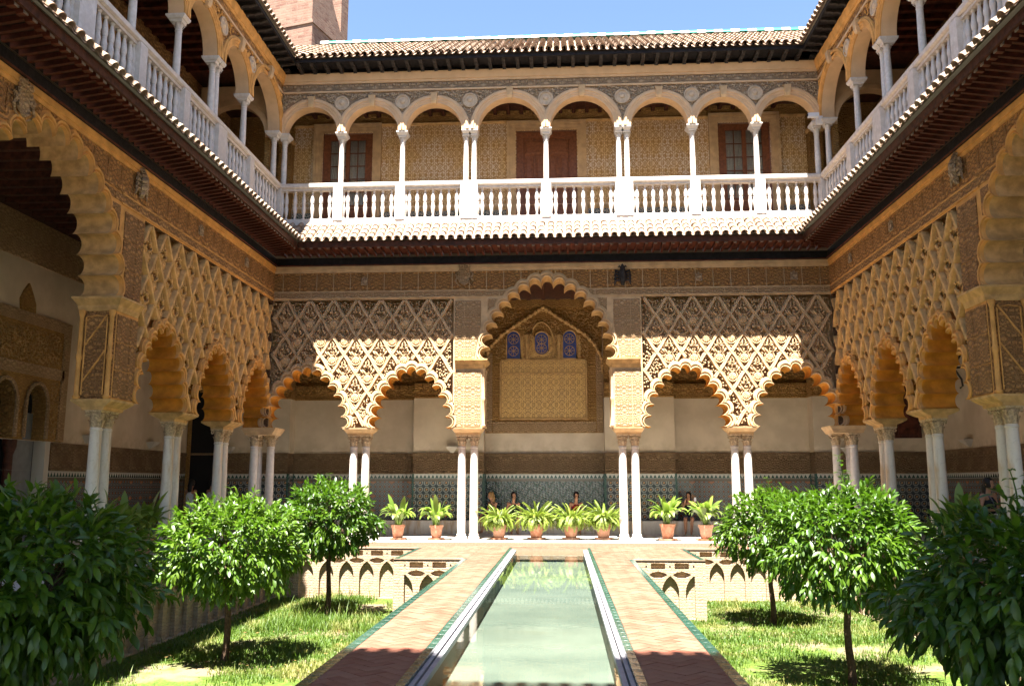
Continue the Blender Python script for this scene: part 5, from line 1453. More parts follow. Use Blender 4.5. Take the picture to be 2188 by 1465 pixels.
def scatter(nm, mat, par, f, x0, x1, z0, z1, g, ok, seed, d=.0):
    rr_ = random.Random(seed); m = MB()
    for i in range(int((x1 - x0) / g)):
        for j in range(int((z1 - z0) / g)):
            u = x0 + (i + rr_.uniform(.2, .8)) * g; z = z0 + (j + rr_.uniform(.2, .8)) * g
            if not ok(u, z): continue
            an = rr_.uniform(0, 6.28); s_ = rr_.choice((-1, 1)); m.tube([f(u + g * .42 * cos(an + s_ * q * 1.2), d + .015 + .01 * (q % 2), z + g * .42 * sin(an + s_ * q * 1.2)) for q in range(4)], [g * .1, g * .19, g * .19, g * .08], 4, cap=False)
    return m.build(nm, mat, par, kind='stuff', recalc=False, smooth=60)
GP = [(G[0][0], 3.4)] + G + [(G[-1][0], 3.4)]
scatter('arabesque_relief', 'gold_stucco', po, lambda u, w, z: (u, y - .06 - w, z), -2.62, 1.37, 5.4, 7.7, .10, lambda u, z: not inpoly(u, z, GP) and not inpoly(u, z + .1, GP), 3)
scatter('arabesque_relief', 'gold_stucco', po, lambda u, w, z: (u, y - .068 - w, z), -2.3, 1.0, 5.92, 7.3, .085, lambda u, z: inpoly(u, z + .1, GP) and not any(abs(u - c_) < .31 and z < 7.0 for c_ in (-1.68, -.70, .27)), 4)
m = MB(); m.tube([(cxp + .13 * cos(2 * pi * k / 12), y - .10, 7.72 + .13 * sin(2 * pi * k / 12)) for k in range(13)], .03, 5); m.build('rosette', 'gold_stucco', po)
bx('upper_band', 'carved_fine', -2.655, 1.40, 7.35, 7.7, .062, .09) if False else None
for k in (-1, 1):
    c_ = MB().lathe([(.06, 0), (.05, .1), (.05, .7), (.07, .78), (.07, .84)], n=8); m = MB().add([(p[0] + cxp + k * .56, p[1] + y - .13, p[2] + 5.9) for p in c_.v], c_.f); m.build('colonnette', 'gold_stucco', po, smooth=40)
# dark ceiling zone behind the arch top
m = MB(); m.box(-2.655, 1.40, OB - .16, OB - .001, 7.72, 8.0); m.build('carved_band', 'ochre_relief', po)

# left gallery
LH = [(19.0, 21.05, 0.0, 3.2)]
gl = gal_wall('left gallery wall with cream plaster and tiled dado behind the grey columns', gl_, OL - XL, [(9.0, OB - .6, 0, 'dado_small')], (9, OB), holes=[(18.62, 21.25, 0.002, 2.64), (18.7, 20.9, 2.67, 4.12)], cream_top=6.95)
gr = gal_wall('right gallery wall with cream plaster and tiled dado behind the right columns', gr_, -(OR_ - XR), [(9.0, OB - .6, 0, 'dado_small')], (9, OB), cream_top=6.95)
# carved twin doorway in the left wall
dp = thing('carved_doorway', (OL + .02, 19.8, 0), 'ochre carved plaster doorway with twin horseshoe arches in the left gallery', 'doorway')
def yzbox(nm, mat, y0, y1, z0, z1, d0, d1, par=None): m = MB(); m.box(OL + d0, OL + d1, y0, y1, z0, z1); return m.build(nm, mat, par or dp)
def arch2(c, hw, z0, zs, n=12):
    P = [(c - hw, z0)]
    for k in range(n + 1): a = pi * k / n; P.append((c - hw * 1.0 * cos(a), zs + hw * 1.25 * sin(a)))
    P.append((c + hw, z0)); return P
H1, H2 = arch2(20.42, .42, 2.66, 3.5), arch2(19.18, .42, 2.66, 3.5)
m = MB(); m.poly([(OL + .06, a, b) for a, b in ((17.4, 2.66), (18.72, 2.66), (18.72, 2.67), (21.62, 2.67), (21.62, 5.7), (17.4, 5.7))], [[(OL + .06, a, b + .02) for a, b in H1], [(OL + .06, a, b + .02) for a, b in H2]])
for H_ in (H1, H2): m.strip([(OL + .06, a, b + .02) for a, b in H_], [(OL - .3, a, b + .02) for a, b in H_])
m.strip([(OL + .06, 21.62, 2.67), (OL + .06, 21.62, 5.7), (OL + .06, 17.4, 5.7)], [(OL, 21.62, 2.67), (OL, 21.62, 5.7), (OL, 17.4, 5.7)])
m.build('carved_surround', 'ochre_relief', dp)
for c_ in (20.42, 19.18):
    m = MB(); P = arch2(c_, .45, 2.72, 3.5); m.tube([(OL + .09, a, b) for a, b in P], .05, 6); m.build('arch_moulding', 'carved_fine', dp, smooth=40)
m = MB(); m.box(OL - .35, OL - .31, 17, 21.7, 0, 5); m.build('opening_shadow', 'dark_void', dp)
scatter('arabesque_relief', 'gold_stucco', dp, lambda u, w, z: (OL + .06 + w, u, z), 17.6, 21.3, 4.55, 5.42, .10, lambda u, z: True, 6)
scatter('arabesque_relief', 'gold_stucco', dp, lambda u, w, z: (OL + .06 + w, u, z), 20.95, 21.35, 2.8, 4.2, .09, lambda u, z: True, 7)
yzbox('lintel_band', 'carved_fine', 17.4, 21.45, 4.22, 4.5, .062, .10); yzbox('frame_band', 'carved_fine', 17.4, 21.64, 5.45, 5.72, .062, .10); yzbox('frame_band', 'carved_fine', 21.36, 21.64, 2.68, 5.445, .062, .10)
m = MB(); P = [(19.55, 5.72), (19.5, 6.0), (19.62, 6.22), (19.78, 6.42), (19.86, 6.32), (20.0, 6.12), (20.1, 5.95), (20.12, 5.72)]; m.poly([(OL + .05, a, b) for a, b in P]); m.strip([(OL + .05, a, b) for a, b in P], [(OL, a, b) for a, b in P], True); m.build('finial', 'ochre_relief', dp)
yzbox('leaf', 'grey_door', 20.12, 20.95, .02, 3.35, -.30, -.26); yzbox('jamb', 'white_wall', 21.0, 21.2, .0, 3.2, -.28, .03); yzbox('jamb', 'dark_void', 18.62, 20.1, .0, 2.66, -.30, -.28)  # the dark jamb is a sheet standing for shade in the left opening
c_ = MB().lathe([(.13, 0), (.11, .1), (.10, 2.3), (.16, 2.5), (.16, 2.66)], n=12); m = MB().add([(p[0] + OL - .12, p[1] + 19.80, p[2]) for p in c_.v], c_.f); m.build('mid_column', 'wood_dark', dp, smooth=40)
# dark doorways at the far corners
for x0, x1, z1, lab in ((-12.75, -11.75, 5.1, 'dark tall doorway at the left end of the far gallery'), ):
    th = thing('doorway', ((x0 + x1) / 2, OB - .6, 0), lab, 'doorway')
    m = MB(); m.box(x0, x1, OB - .66, OB - .601, 0.0, z1); m.build('opening', 'dark_void', th)
    m = MB(); m.box(x0 - .12, x0, OB - .72, OB - .601, 0, z1 + .12); m.box(x1, x1 + .12, OB - .72, OB - .601, 0, z1 + .12); m.box(x0, x1, OB - .72, OB - .601, z1, z1 + .12); m.build('frame', 'ochre_relief', th)
th = thing('wooden_shutter', (11.3, OB - .68, 3.1), 'tall dark carved wooden panel hanging on the right far corner wall', 'panel')
m = MB(); m.cbox(10.9, 11.75, OB - .70, OB - .605, 3.1, 5.75, .02); m.build('board', 'wood_dark', th)
for z0, z1 in ((3.2, 4.3), (4.4, 5.62)): m = MB(); m.cbox(11.0, 11.65, OB - .72, OB - .701, z0, z1, .01); m.build('inset', 'wood_soffit', th)
# marble brackets
BRK = MB().stack([(-.22, -.05, .05, -.06, 0), (-.16, -.08, .08, -.12, 0), (-.08, -.16, .16, -.22, 0), (-.03, -.19, .19, -.26, 0), (0, -.19, .19, -.26, 0)]).mesh('wall_bracket', 'white_wall')
for p, rz, lab in (((-3.72, OB - .602, 2.86), 0, 'white marble bracket left of the central arch, on the cream block'),
                   ((OL + .002, 22.87, 2.92), pi / 2, 'white marble bracket nearest the carved left doorway'),
                   ((OL + .002, 26.5, 2.92), pi / 2, 'white marble bracket between the second and third left column pairs'),
                   ((-11.4, OB - .602, 2.86), 0, 'white marble bracket seen between the left corner columns'),
                   ((OR_ - .002, 26.4, 2.92), -pi / 2, 'white marble bracket on the right gallery wall above the standing woman'),
                   ((9.3, OB - .602, 2.80), 0, 'white marble bracket beside the right corner columns')):
    props(inst(BRK, 'wall_bracket', p, rz), lab, 'bracket', 'marble wall brackets')
th = thing('iron_bracket', (OR_ - .02, 26.41, 5.05), 'black wrought iron scroll bracket against the cream wall in the right gallery', 'bracket')
m = MB(); m.tube([(OR_ - .02, 26.41, 5.05), (OR_ - 3.2, 26.41, 5.05)], .035, 6)
for s in (-1, 1): m.tube([(OR_ - .55, 26.41, 5.05), (OR_ - .25, 26.41, 5.05 + s * .1), (OR_ - .1, 26.41, 5.05 + s * .35), (OR_ - .08, 26.41, 5.05 + s * .55), (OR_ - .16, 26.41, 5.05 + s * .62)], .03, 6)
m.build('rod_and_scrolls', 'iron', th, smooth=50)
# courtyard emblems on the friezes
def shield_mesh(kind):
    m = MB()
    if kind == 'shield':
        P = [(-.16, .22), (.16, .22), (.17, .0), (.13, -.13), (0, -.22), (-.13, -.13), (-.17, 0)]
        m.tube([(a, -.05, b) for a, b in P + [P[0]]], .03, 5); m.poly([(a, -.05, b) for a, b in P])
        m.stack([(.25, -.15, .15, -.08, 0), (.31, -.17, .17, -.09, 0)])
        for k in range(5): x = -.14 + .07 * k; m.tube([(x, -.05, .30), (x * 1.15, -.05, .38 + (.05 if k == 2 else 0)), (x * 1.2, -.05, .40)], [.03, .025, .012], 5)
        m.tube([(0, -.05, .36), (0, -.05, .46)], [.03, .01], 5)
        for s in (-1, 1): m.tube([(s * .2, -.03, .2), (s * .26, -.05, .1), (s * .21, -.05, 0), (s * .27, -.05, -.1), (s * .2, -.03, -.2), (s * .1, -.03, -.26)], [.02, .03, .03, .03, .02, .01], 5)
    elif kind == 'eagle':
        m.tube([(0, -.05, -.26), (0, -.09, -.05), (0, -.09, .15), (0, -.06, .3), (0, -.05, .4)], [.04, .11, .10, .06, .02], 7)
        for s in (-1, 1):
            for k in range(4): m.tube([(s * .08, -.05, .14 - .08 * k), (s * .2, -.06, .2 - .1 * k), (s * .25, -.05, .02 - .09 * k)], [.04, .04, .015], 5)
            m.tube([(s * .03, -.05, .28), (s * .1, -.06, .34), (s * .13, -.05, .30)], [.03, .025, .01], 5)
    else:
        m.stack([(-.16, -.13, .13, -.05, 0), (.02, -.13, .13, -.05, 0)])
        for k in (-1, 0, 1): m.stack([(.02, k * .09 - .035, k * .09 + .035, -.05, 0), (.13 + (.05 if k == 0 else 0), k * .09 - .035, k * .09 + .035, -.05, 0)])
        m.box(-.03, .03, -.06, -.05, -.16, -.04)
    return m.mesh('emblem', 'carved_fine' if kind == 'shield' else 'grey_relief', 40)
EM = {k: shield_mesh(k) for k in ('shield', 'eagle', 'castle')}
for k, wg, u, z, par in (('shield', BACK, -2.93, 7.78, th_b), ('eagle', BACK, 1.84, 7.74, th_b), ('castle', BACK, -6.0, 7.72, th_b), ('castle', BACK, 6.9, 7.72, th_b), ('castle', BACK, 4.1, 7.72, th_b),
                         ('eagle', LEFT, 16.9, 7.78, sides[0]), ('shield', LEFT, 12.9, 7.78, sides[0]), ('castle', LEFT, 20.0, 7.74, sides[0]), ('castle', LEFT, 23.1, 7.74, sides[0]),
                         ('eagle', RIGHT, 17.0, 7.78, sides[1]), ('castle', RIGHT, 20.6, 7.74, sides[1]), ('castle', RIGHT, 23.6, 7.74, sides[1])):
    me_ = EM[k]
    if k == 'eagle' and wg is BACK: me_ = me_.copy(); me_.materials[0] = M['wood_corbel']
    inst(me_, 'emblem', wg(u, .02, z), wg.rz, parent=par, scale=1.0 if k != 'castle' else .8)
# security camera
th = thing('security_camera', (7.6, D - .1, 12.5), 'white security camera fixed to the last upper arch on the right', 'camera')
m = MB(); m.cbox(7.48, 7.80, D - .42, D - .30, 12.52, 12.66, .02); m.build('housing', 'plastic_white', th)
m = MB(); m.tube([(7.78, D - .30, 12.6), (7.86, D - .05, 12.5), (7.88, D + .0, 12.45)], .02, 6); m.cbox(7.8, 7.98, D - .16, D - .04, 12.4, 12.66, .02); m.build('mount', 'plastic_white', th)
m = MB(); m.tube([(7.48, D - .36, 12.59), (7.455, D - .36, 12.59)], .04, 10); m.build('lens', 'iron', th)
m = MB(); m.tube([(7.7, D - .3, 12.52), (7.62, D - .22, 12.36), (7.66, D - .12, 12.28), (7.82, D - .08, 12.42)], .007, 5); m.build('cable', 'plastic_white', th)
# brick tower
tw = thing('brick_tower', (-11.3, 36, 14), 'pale brick tower with stepped side wall behind the left end of the far roof', 'tower')
ang = radians(-16); tx, ty = -11.2, 36.0
def TW(x, y_, z): return (tx + x * cos(ang) - y_ * sin(ang), ty + x * sin(ang) + y_ * cos(ang), z)
m = MB(); m.box(-6, 0, 0, 3.3, 12, 22.3); m.map(TW).build('shaft', 'tower_brick', tw)
m = MB(); m.box(-6.06, .06, -.06, 3.36, 22.3, 22.42); m.map(TW).build('string_course', 'tower_brick', tw)
m = MB(); m.box(-5.9, -.06, .06, 1.2, 22.42, 25.5); m.map(TW).build('upper_block', 'tower_brick', tw)
m = MB(); P = [(1.2, 22.42), (3.2, 22.42), (3.2, 22.9), (2.5, 23.2), (1.8, 24.2), (1.2, 25.5)]
m.poly([(-.06, a, b) for a, b in P]); m.poly([(-1.2, a, b) for a, b in P]); m.strip([(-.06, a, b) for a, b in P], [(-1.2, a, b) for a, b in P], True); m.map(TW).build('raking_wall', 'tower_brick', tw)
m = MB(); m.box(-1.0, -.06, 2.55, 3.2, 23.0, 27); m.map(TW).build('pier', 'tower_brick', tw)
# ============================================================ PLANTS
def leaf_mesh(name, L, Wd, mat, droop=.25, n=4, fold=.25):
    vs = []; fs = []
    for i in range(n + 1):
        t_ = i / n; w = Wd * (sin(pi * min(1, t_ * .92 + .06)) ** .8) * .5 * (1 if i < n else .08)
        z = -droop * L * t_ * t_; x = L * t_ * (1 - .12 * t_)
        vs += [(x, -w, z + fold * w), (x, 0, z), (x, w, z + fold * w)]
    for i in range(n):
        for j in range(2): q = i * 3 + j; fs.append((q, q + 3, q + 4, q + 1))
    me = bpy.data.meshes.new(name); me.from_pydata(vs, [], fs); me.materials.append(M[mat]); me.shade_smooth(); return me
OLEAF = [leaf_mesh('leaf', .165, .056, 'orange_leaf', .2, 4), leaf_mesh('leaf', .15, .05, 'orange_leaf', .45, 4, .4), leaf_mesh('leaf', .13, .045, 'orange_leaf', .05, 4)]
def basis(d, roll):
    d = d.normalized(); up_ = Vector((0, 0, 1)) if abs(d.z) < .96 else Vector((1, 0, 0))
    y_ = up_.cross(d).normalized(); z_ = d.cross(y_)
    R_ = Matrix((d, y_, z_)).transposed(); return R_ @ Matrix.Rotation(roll, 3, 'X')
def orange_tree(x, y, zc, rx, rz_, seed, label, nleaf, sprouts=(), lean=0.0, scale=1.0):
    rnd = random.Random(seed)
    th = thing('orange_tree', (x, y, ZG), label, 'tree', 'clipped orange trees in the sunken gardens')
    zb = zc - rz_ * .62
    pts = [(x + .02 * sin(k * 1.3 + seed) + lean * k / 5, y + .02 * cos(k * 1.7 + seed), ZG - .05 + (zb - ZG + .05) * k / 5) for k in range(6)]
    MB().tube(pts, [.085, .062, .058, .052, .056, .06], 9).build('trunk', 'trunk', th, smooth=60)
    c = Vector((x + lean, y, zc)); p0 = Vector(pts[-1])
    lm = MB(); tips = []
    for k in range(9):
        a = 2 * pi * k / 9 + rnd.uniform(-.3, .3); e = rnd.uniform(.1, 1.2)
        q = c + Vector((cos(a) * rx * .62 * cos(e), sin(a) * rx * .62 * cos(e), rz_ * .55 * sin(e) - .1))
        mid = (p0 + q) / 2 + Vector((0, 0, -.06)); lm.tube([p0, mid, q], [.035, .022, .008], 6)
        for j in range(3):
            q2 = q + Vector((rnd.uniform(-1, 1), rnd.uniform(-1, 1), rnd.uniform(-.4, .8))) * rx * .3; lm.tube([mid, (mid + q2) / 2 + Vector((0, 0, .05)), q2], [.014, .01, .004], 5)
    # leafy twigs
    leaves = []
    ncl = nleaf // 8
    for k in range(ncl):
        a = rnd.uniform(0, 2 * pi); s_ = rnd.uniform(-1, 1); cs = sqrt(1 - s_ * s_)
        dv = Vector((cos(a) * cs, sin(a) * cs, s_))
        lump = 1 + .26 * noise.noise(dv * 2.2 + Vector((seed, 0, 0))) + .10 * noise.noise(dv * 5 + Vector((0, seed, 0)))
        r = rnd.choice((rnd.uniform(.86, 1.04), rnd.uniform(.86, 1.04), rnd.uniform(.72, .92), rnd.uniform(.45, .8))) * lump
        # underside flatter
        zf = rz_ if s_ > 0 else rz_ * .86
        p = c + Vector((dv.x * rx * r, dv.y * rx * r, dv.z * zf * r))
        out = Vector((dv.x / rx, dv.y / rx, dv.z / rz_)).normalized()
        tw_ = (out + Vector((rnd.uniform(-.6, .6), rnd.uniform(-.6, .6), rnd.uniform(-.7, .25)))).normalized()
        if s_ > .55: tw_ = (tw_ + Vector((0, 0, .5))).normalized()
        if s_ < -.2: tw_ = (tw_ + Vector((0, 0, -.7))).normalized()
        tl = rnd.uniform(.12, .24) * scale
        for j in range(8):
            f = j / 7; q = p + tw_ * (tl * (f - .35)); side = tw_.cross(Vector((0, 0, 1)) + out * .3)
            if side.length < .05: side = Vector((1, 0, 0))
            side = Matrix.Rotation(j * 2.4 + rnd.uniform(-.4, .4), 3, tw_) @ side.normalized()
            d = (side * (1 - .55 * f) + tw_ * (.45 + f) + Vector((0, 0, -.42 if s_ < .7 else -.1))).normalized()
            leaves.append((q, d, rnd.uniform(-.7, .7), rnd.uniform(.72, 1.18) * scale, rnd.randrange(3)))
    stm = MB()
    for (sx, sy, sz, hh) in sprouts:
        b = Vector((x + sx, y + sy, sz)); n_ = max(4, int(hh / .07)); P = []
        for j in range(n_ + 1):
            f = j / n_; P.append(b + Vector((.06 * sin(f * 3 + sx), .04 * sin(f * 2), hh * f)))
        stm = MB(); stm.tube(P, [.010 * (1 - .7 * j / n_) + .002 for j in range(n_ + 1)], 5)
        for j in range(1, n_ + 1):
            for w_ in range(2):
                a = j * 2.4 + w_ * pi * .9; d = Vector((cos(a), sin(a), .5 - .5 * (1 - j / n_))); leaves.append((P[j], d, rnd.uniform(-.4, .4), rnd.uniform(.6, .95) * scale, rnd.randrange(3)))
        stm.build('young_shoot', 'orange_leaf', th)
    lm.build('limbs', 'trunk', th, smooth=60)
    # the 300 leaves facing the viewer are separate parts
    cp = Vector((0, 0, 1.65)); vd = (cp - c).normalized()
    leaves.sort(key=lambda l: -((l[0] - c).dot(vd)) - .3 * l[3])
    for (q, d, ro, sc, ty_) in leaves[:300]:
        R_ = basis(d, ro).to_euler(); inst(OLEAF[ty_], 'leaf', q, parent=th, rot=R_, scale=sc)
    rest_ = leaves[300:]; V = []; F_ = []
    T_ = [np.array([v.co[:] for v in me.vertices]) for me in OLEAF]; FS = [np.array([p.vertices[:] for p in me.polygons]) for me in OLEAF]
    b = 0; o3 = np.array(c)
    for (q, d, ro, sc, ty_) in rest_:
        R_ = np.array(basis(d, ro)); V.append(T_[ty_] @ R_.T * sc + np.array(q) - np.array((x, y, ZG))); F_.append(FS[ty_] + b); b += len(T_[ty_])
    me = bpy.data.meshes.new('crown'); me.from_pydata(np.concatenate(V).tolist(), [], np.concatenate(F_).tolist()); me.materials.append(M['orange_leaf']); me.shade_smooth()
    o = bpy.data.objects.new('crown', me); link(o, th, (x, y, ZG)); props(o, kind='stuff')
orange_tree(-5.92, 15.5, .45, 1.22, .88, 11, 'sunlit orange tree at the left, its round crown in front of the left columns', 7600, [(-.1, 0, 1.2, .35), (.75, .1, 1.0, .3), (.35, .2, 1.1, .25)])
orange_tree(-5.50, 20.6, .78, 1.08, .86, 12, 'smaller farther orange tree left of the pool, crossing the white column pair', 6400, [(-.1, 0, 1.55, .3), (-.5, .1, 1.3, .2)])
orange_tree(4.62, 20.2, .55, 1.08, .90, 13, 'farther orange tree right of the pool, leafy shoot on top', 6400, [(0, 0, 1.3, .45), (-.1, .2, 1.3, .3)])
orange_tree(4.42, 14.3, .62, 1.18, .92, 14, 'sunlit orange tree at the right with a tall shoot rising from its crown', 7600, [(0, 0, 1.45, .62), (.05, .1, 1.4, .4), (.65, 0, 1.2, .3)], lean=0)
orange_tree(-4.72, 7.35, .74, 1.10, .78, 15, 'dark shaded orange tree filling the lower left corner', 9000, [(.55, .2, 1.25, .28)], scale=1.0)
orange_tree(4.0, 7.35, .70, 1.18, .76, 16, 'dark shaded orange tree filling the lower right corner', 9000, [(-.22, .3, 1.2, .55), (.05, .2, 1.3, .5), (-.62, .1, 1.2, .32), (-.15, .1, 1.3, .4)], scale=1.0)

# ---------------- potted plants
POT = MB().lathe([(.135, .035), (.15, .05), (.20, .36), (.225, .365), (.23, .44), (.205, .445), (.19, .40)], n=20).mesh('pot', 'pot_clay', 40)
SAU = MB().lathe([(.19, 0), (.25, .02), (.26, .055), (.24, .055), (.20, .03)], n=20).mesh('saucer', 'pot_clay', 40)
SOIL = MB().lathe([(.19, .40), (.0, .405)], n=14, cap=False).mesh('soil', 'soil')
def broad_leaf(L, Wd, bend, n=7):
    vs = []; fs = []; x = z = 0; a = 0; seg = L / n
    for i in range(n + 1):
        t_ = i / n; w = .012 if t_ < .30 else Wd * .5 * sin(pi * min(1, (t_ - .26) / .76)) ** .75 + .004
        if i == n: w = .004
        vs += [(x, -w, z + .18 * w), (x, 0, z), (x, w, z + .18 * w)]
        a = bend * t_ ** 1.6; x += seg * cos(pi * .46 - a); z += seg * sin(pi * .46 - a)
    for i in range(n):
        for j in range(2): q = i * 3 + j; fs.append((q, q + 3, q + 4, q + 1))
    me = bpy.data.meshes.new('leaf'); me.from_pydata(vs, [], fs); me.materials.append(M['aspidistra_leaf']); me.shade_smooth(); return me
BL_ = [broad_leaf(.84, .15, 1.5), broad_leaf(.86, .14, 2.6), broad_leaf(.78, .14, 3.2), broad_leaf(.95, .15, .5)]
def aspidistra(x, y, label, seed, s=1.0, z=0.0, nl=30, group='potted aspidistras'):
    rnd = random.Random(seed); th = thing('potted_plant', (x, y, z), label, 'potted plant', group)
    inst(SAU, 'saucer', (x, y, z), parent=th, scale=s); inst(POT, 'pot', (x, y, z), rnd.uniform(0, 6), parent=th, scale=(s * .92, s * .92, s * .98)); inst(SOIL, 'soil', (x, y, z), parent=th, scale=s * .92)
    for k in range(nl):
        a = k * 2.4 + rnd.uniform(-.3, .3); r = rnd.uniform(.02, .12) * s; ty_ = rnd.choice((0, 1, 1, 2, 2, 0)) if k > 3 else 3
        inst(BL_[ty_], 'leaf', (x + cos(a) * r, y + sin(a) * r, z + .40 * s), parent=th, rot=(rnd.uniform(-.25, .25), rnd.uniform(-.12, .12), a), scale=s * rnd.uniform(.75, 1.08))
def frond(L, bend, n=9):
    vs = []; fs = []; x = z = 0; seg = L / n; P = []
    for i in range(n + 1):
        t_ = i / n; P.append((x, z)); a = bend * t_; x += seg * cos(pi * .43 - a); z += seg * sin(pi * .43 - a)
    for i in range(n):
        t_ = (i + .5) / n; (x0, z0), (x1, z1) = P[i], P[i + 1]; w = .05 * (1 - abs(t_ - .45) * 1.1)
        for s in (-1, 1):
            for h in (0, .5):
                xa_, za_ = x0 + (x1 - x0) * h, z0 + (z1 - z0) * h; xb_, zb_ = x0 + (x1 - x0) * (h + .34), z0 + (z1 - z0) * (h + .34)
                b = len(vs); vs += [(xa_, 0, za_), (xb_, 0, zb_), (xb_ + (x1 - x0) * .2, s * w, zb_ + (z1 - z0) * .2 - .012), (xa_ + (x1 - x0) * .15, s * w * .95, za_ - .012)]; fs.append((b, b + 1, b + 2, b + 3))
        b = len(vs); vs += [(x0, -.004, z0), (x0, .004, z0), (x1, .004, z1), (x1, -.004, z1)]; fs.append((b, b + 1, b + 2, b + 3))
    me = bpy.data.meshes.new('frond'); me.from_pydata(vs, [], fs); me.materials.append(M['fern_leaf']); return me
FR_ = [frond(.84, 2.0), frond(.82, 2.8), frond(.76, 3.5), frond(.68, 4.2), frond(.80, 1.2)]
def fern(x, y, label, seed, s=1.0, nf=180):
    rnd = random.Random(seed); th = thing('potted_plant', (x, y, 0), label, 'potted plant', 'potted ferns between the middle columns')
    inst(SAU, 'saucer', (x, y, 0), parent=th, scale=s); inst(POT, 'pot', (x, y, 0), rnd.uniform(0, 6), parent=th, scale=(s * 1.05, s * 1.05, s)); inst(SOIL, 'soil', (x, y, 0), parent=th, scale=s * 1.05)
    for k in range(nf):
        a = k * 2.4 + rnd.uniform(-.4, .4); r = rnd.uniform(.01, .17) * s; ty_ = rnd.choice((0, 1, 1, 2, 2, 3, 3)) if k % 5 else 4
        inst(FR_[ty_], 'frond', (x + cos(a) * r, y + sin(a) * r, .40 * s), parent=th, rot=(rnd.uniform(-.5, .5), rnd.uniform(-.3, .25), a), scale=s * rnd.uniform(.7, 1.05))
aspidistra(-4.88, 25.9, 'potted broad-leaved plant farthest left on the sunlit far step', 1, 1.0, nl=42)
aspidistra(-3.74, 25.9, 'upright potted broad-leaved plant just left of the second white column pair', 2, .98, nl=36)
fern(-1.90, 26.1, 'leftmost of the four bushy ferns in terracotta pots, beside the seated blond woman', 3, 1.0)
fern(-.80, 26.15, 'second bushy fern from the left between the middle columns', 4, 1.05)
fern(.22, 26.15, 'third bushy fern from the left, in front of the seated person in red', 5, 1.03)
fern(1.18, 26.2, 'rightmost of the four bushy ferns, its pot rim clearly visible', 6, 1.05)
aspidistra(3.02, 25.9, 'tall potted broad-leaved plant right of the third column pair, one long leaf raised', 8, 1.1, nl=42)
aspidistra(4.12, 25.9, 'potted broad-leaved plant to the right of the seated woman on the phone', 9, 1.05, nl=42)
aspidistra(-8.95, 18.35, 'shaded potted plant on its saucer between the first two left column pairs, the farther one', 21, 1.15, nl=36, group='shaded potted plants by the left columns')
aspidistra(-9.0, 17.45, 'shaded potted plant right beside the big left pier columns', 22, 1.1, nl=34, group='shaded potted plants by the left columns')
aspidistra(8.15, 18.6, 'shaded potted plant behind the right orange tree, long leaves catching light', 23, 1.25, nl=36, group='shaded potted plants by the right columns')
# ============================================================ PEOPLE
def skin_obj(name, verts, edges, radii, mat, parent, lvl=1, root=0):
    me = bpy.data.meshes.new(name); o3 = wloc(parent); me.from_pydata([tuple(Vector(v) - o3) for v in verts], edges, [])
    me.materials.append(M[mat]); o = bpy.data.objects.new(name, me); link(o, parent, o3)
    md = o.modifiers.new('Skin', 'SKIN'); md.use_smooth_shade = True
    if not me.skin_vertices: me.attributes  # ensured below
    return o, me
def body(parent, J, scale, name='body', mat='skin', keys=None):
    """one continuous surface through the joints J (dict), grown as tapered tubes with overlapping joints remeshed"""
    bm_pts = []
    order = keys
    m = MB()
    for chain, radii in order:
        P = [J[k] for k in chain]; m.tube([tuple(p) for p in P], radii, 10)
        for p, r in zip(P, radii):
            s_ = MB().lathe([(0.001, -r), (r * .7, -r * .7), (r, 0), (r * .7, r * .7), (0.001, r)], n=10); m.add([(a + p[0], b + p[1], c_ + p[2]) for a, b, c_ in s_.v], s_.f)
    o = m.build(name, mat, parent, recalc=True)
    r = o.modifiers.new('Remesh', 'REMESH'); r.mode = 'VOXEL'; r.voxel_size = .011; r.use_smooth_shade = True
    s = o.modifiers.new('Smooth', 'SMOOTH'); s.factor = .5; s.iterations = 4
    return o
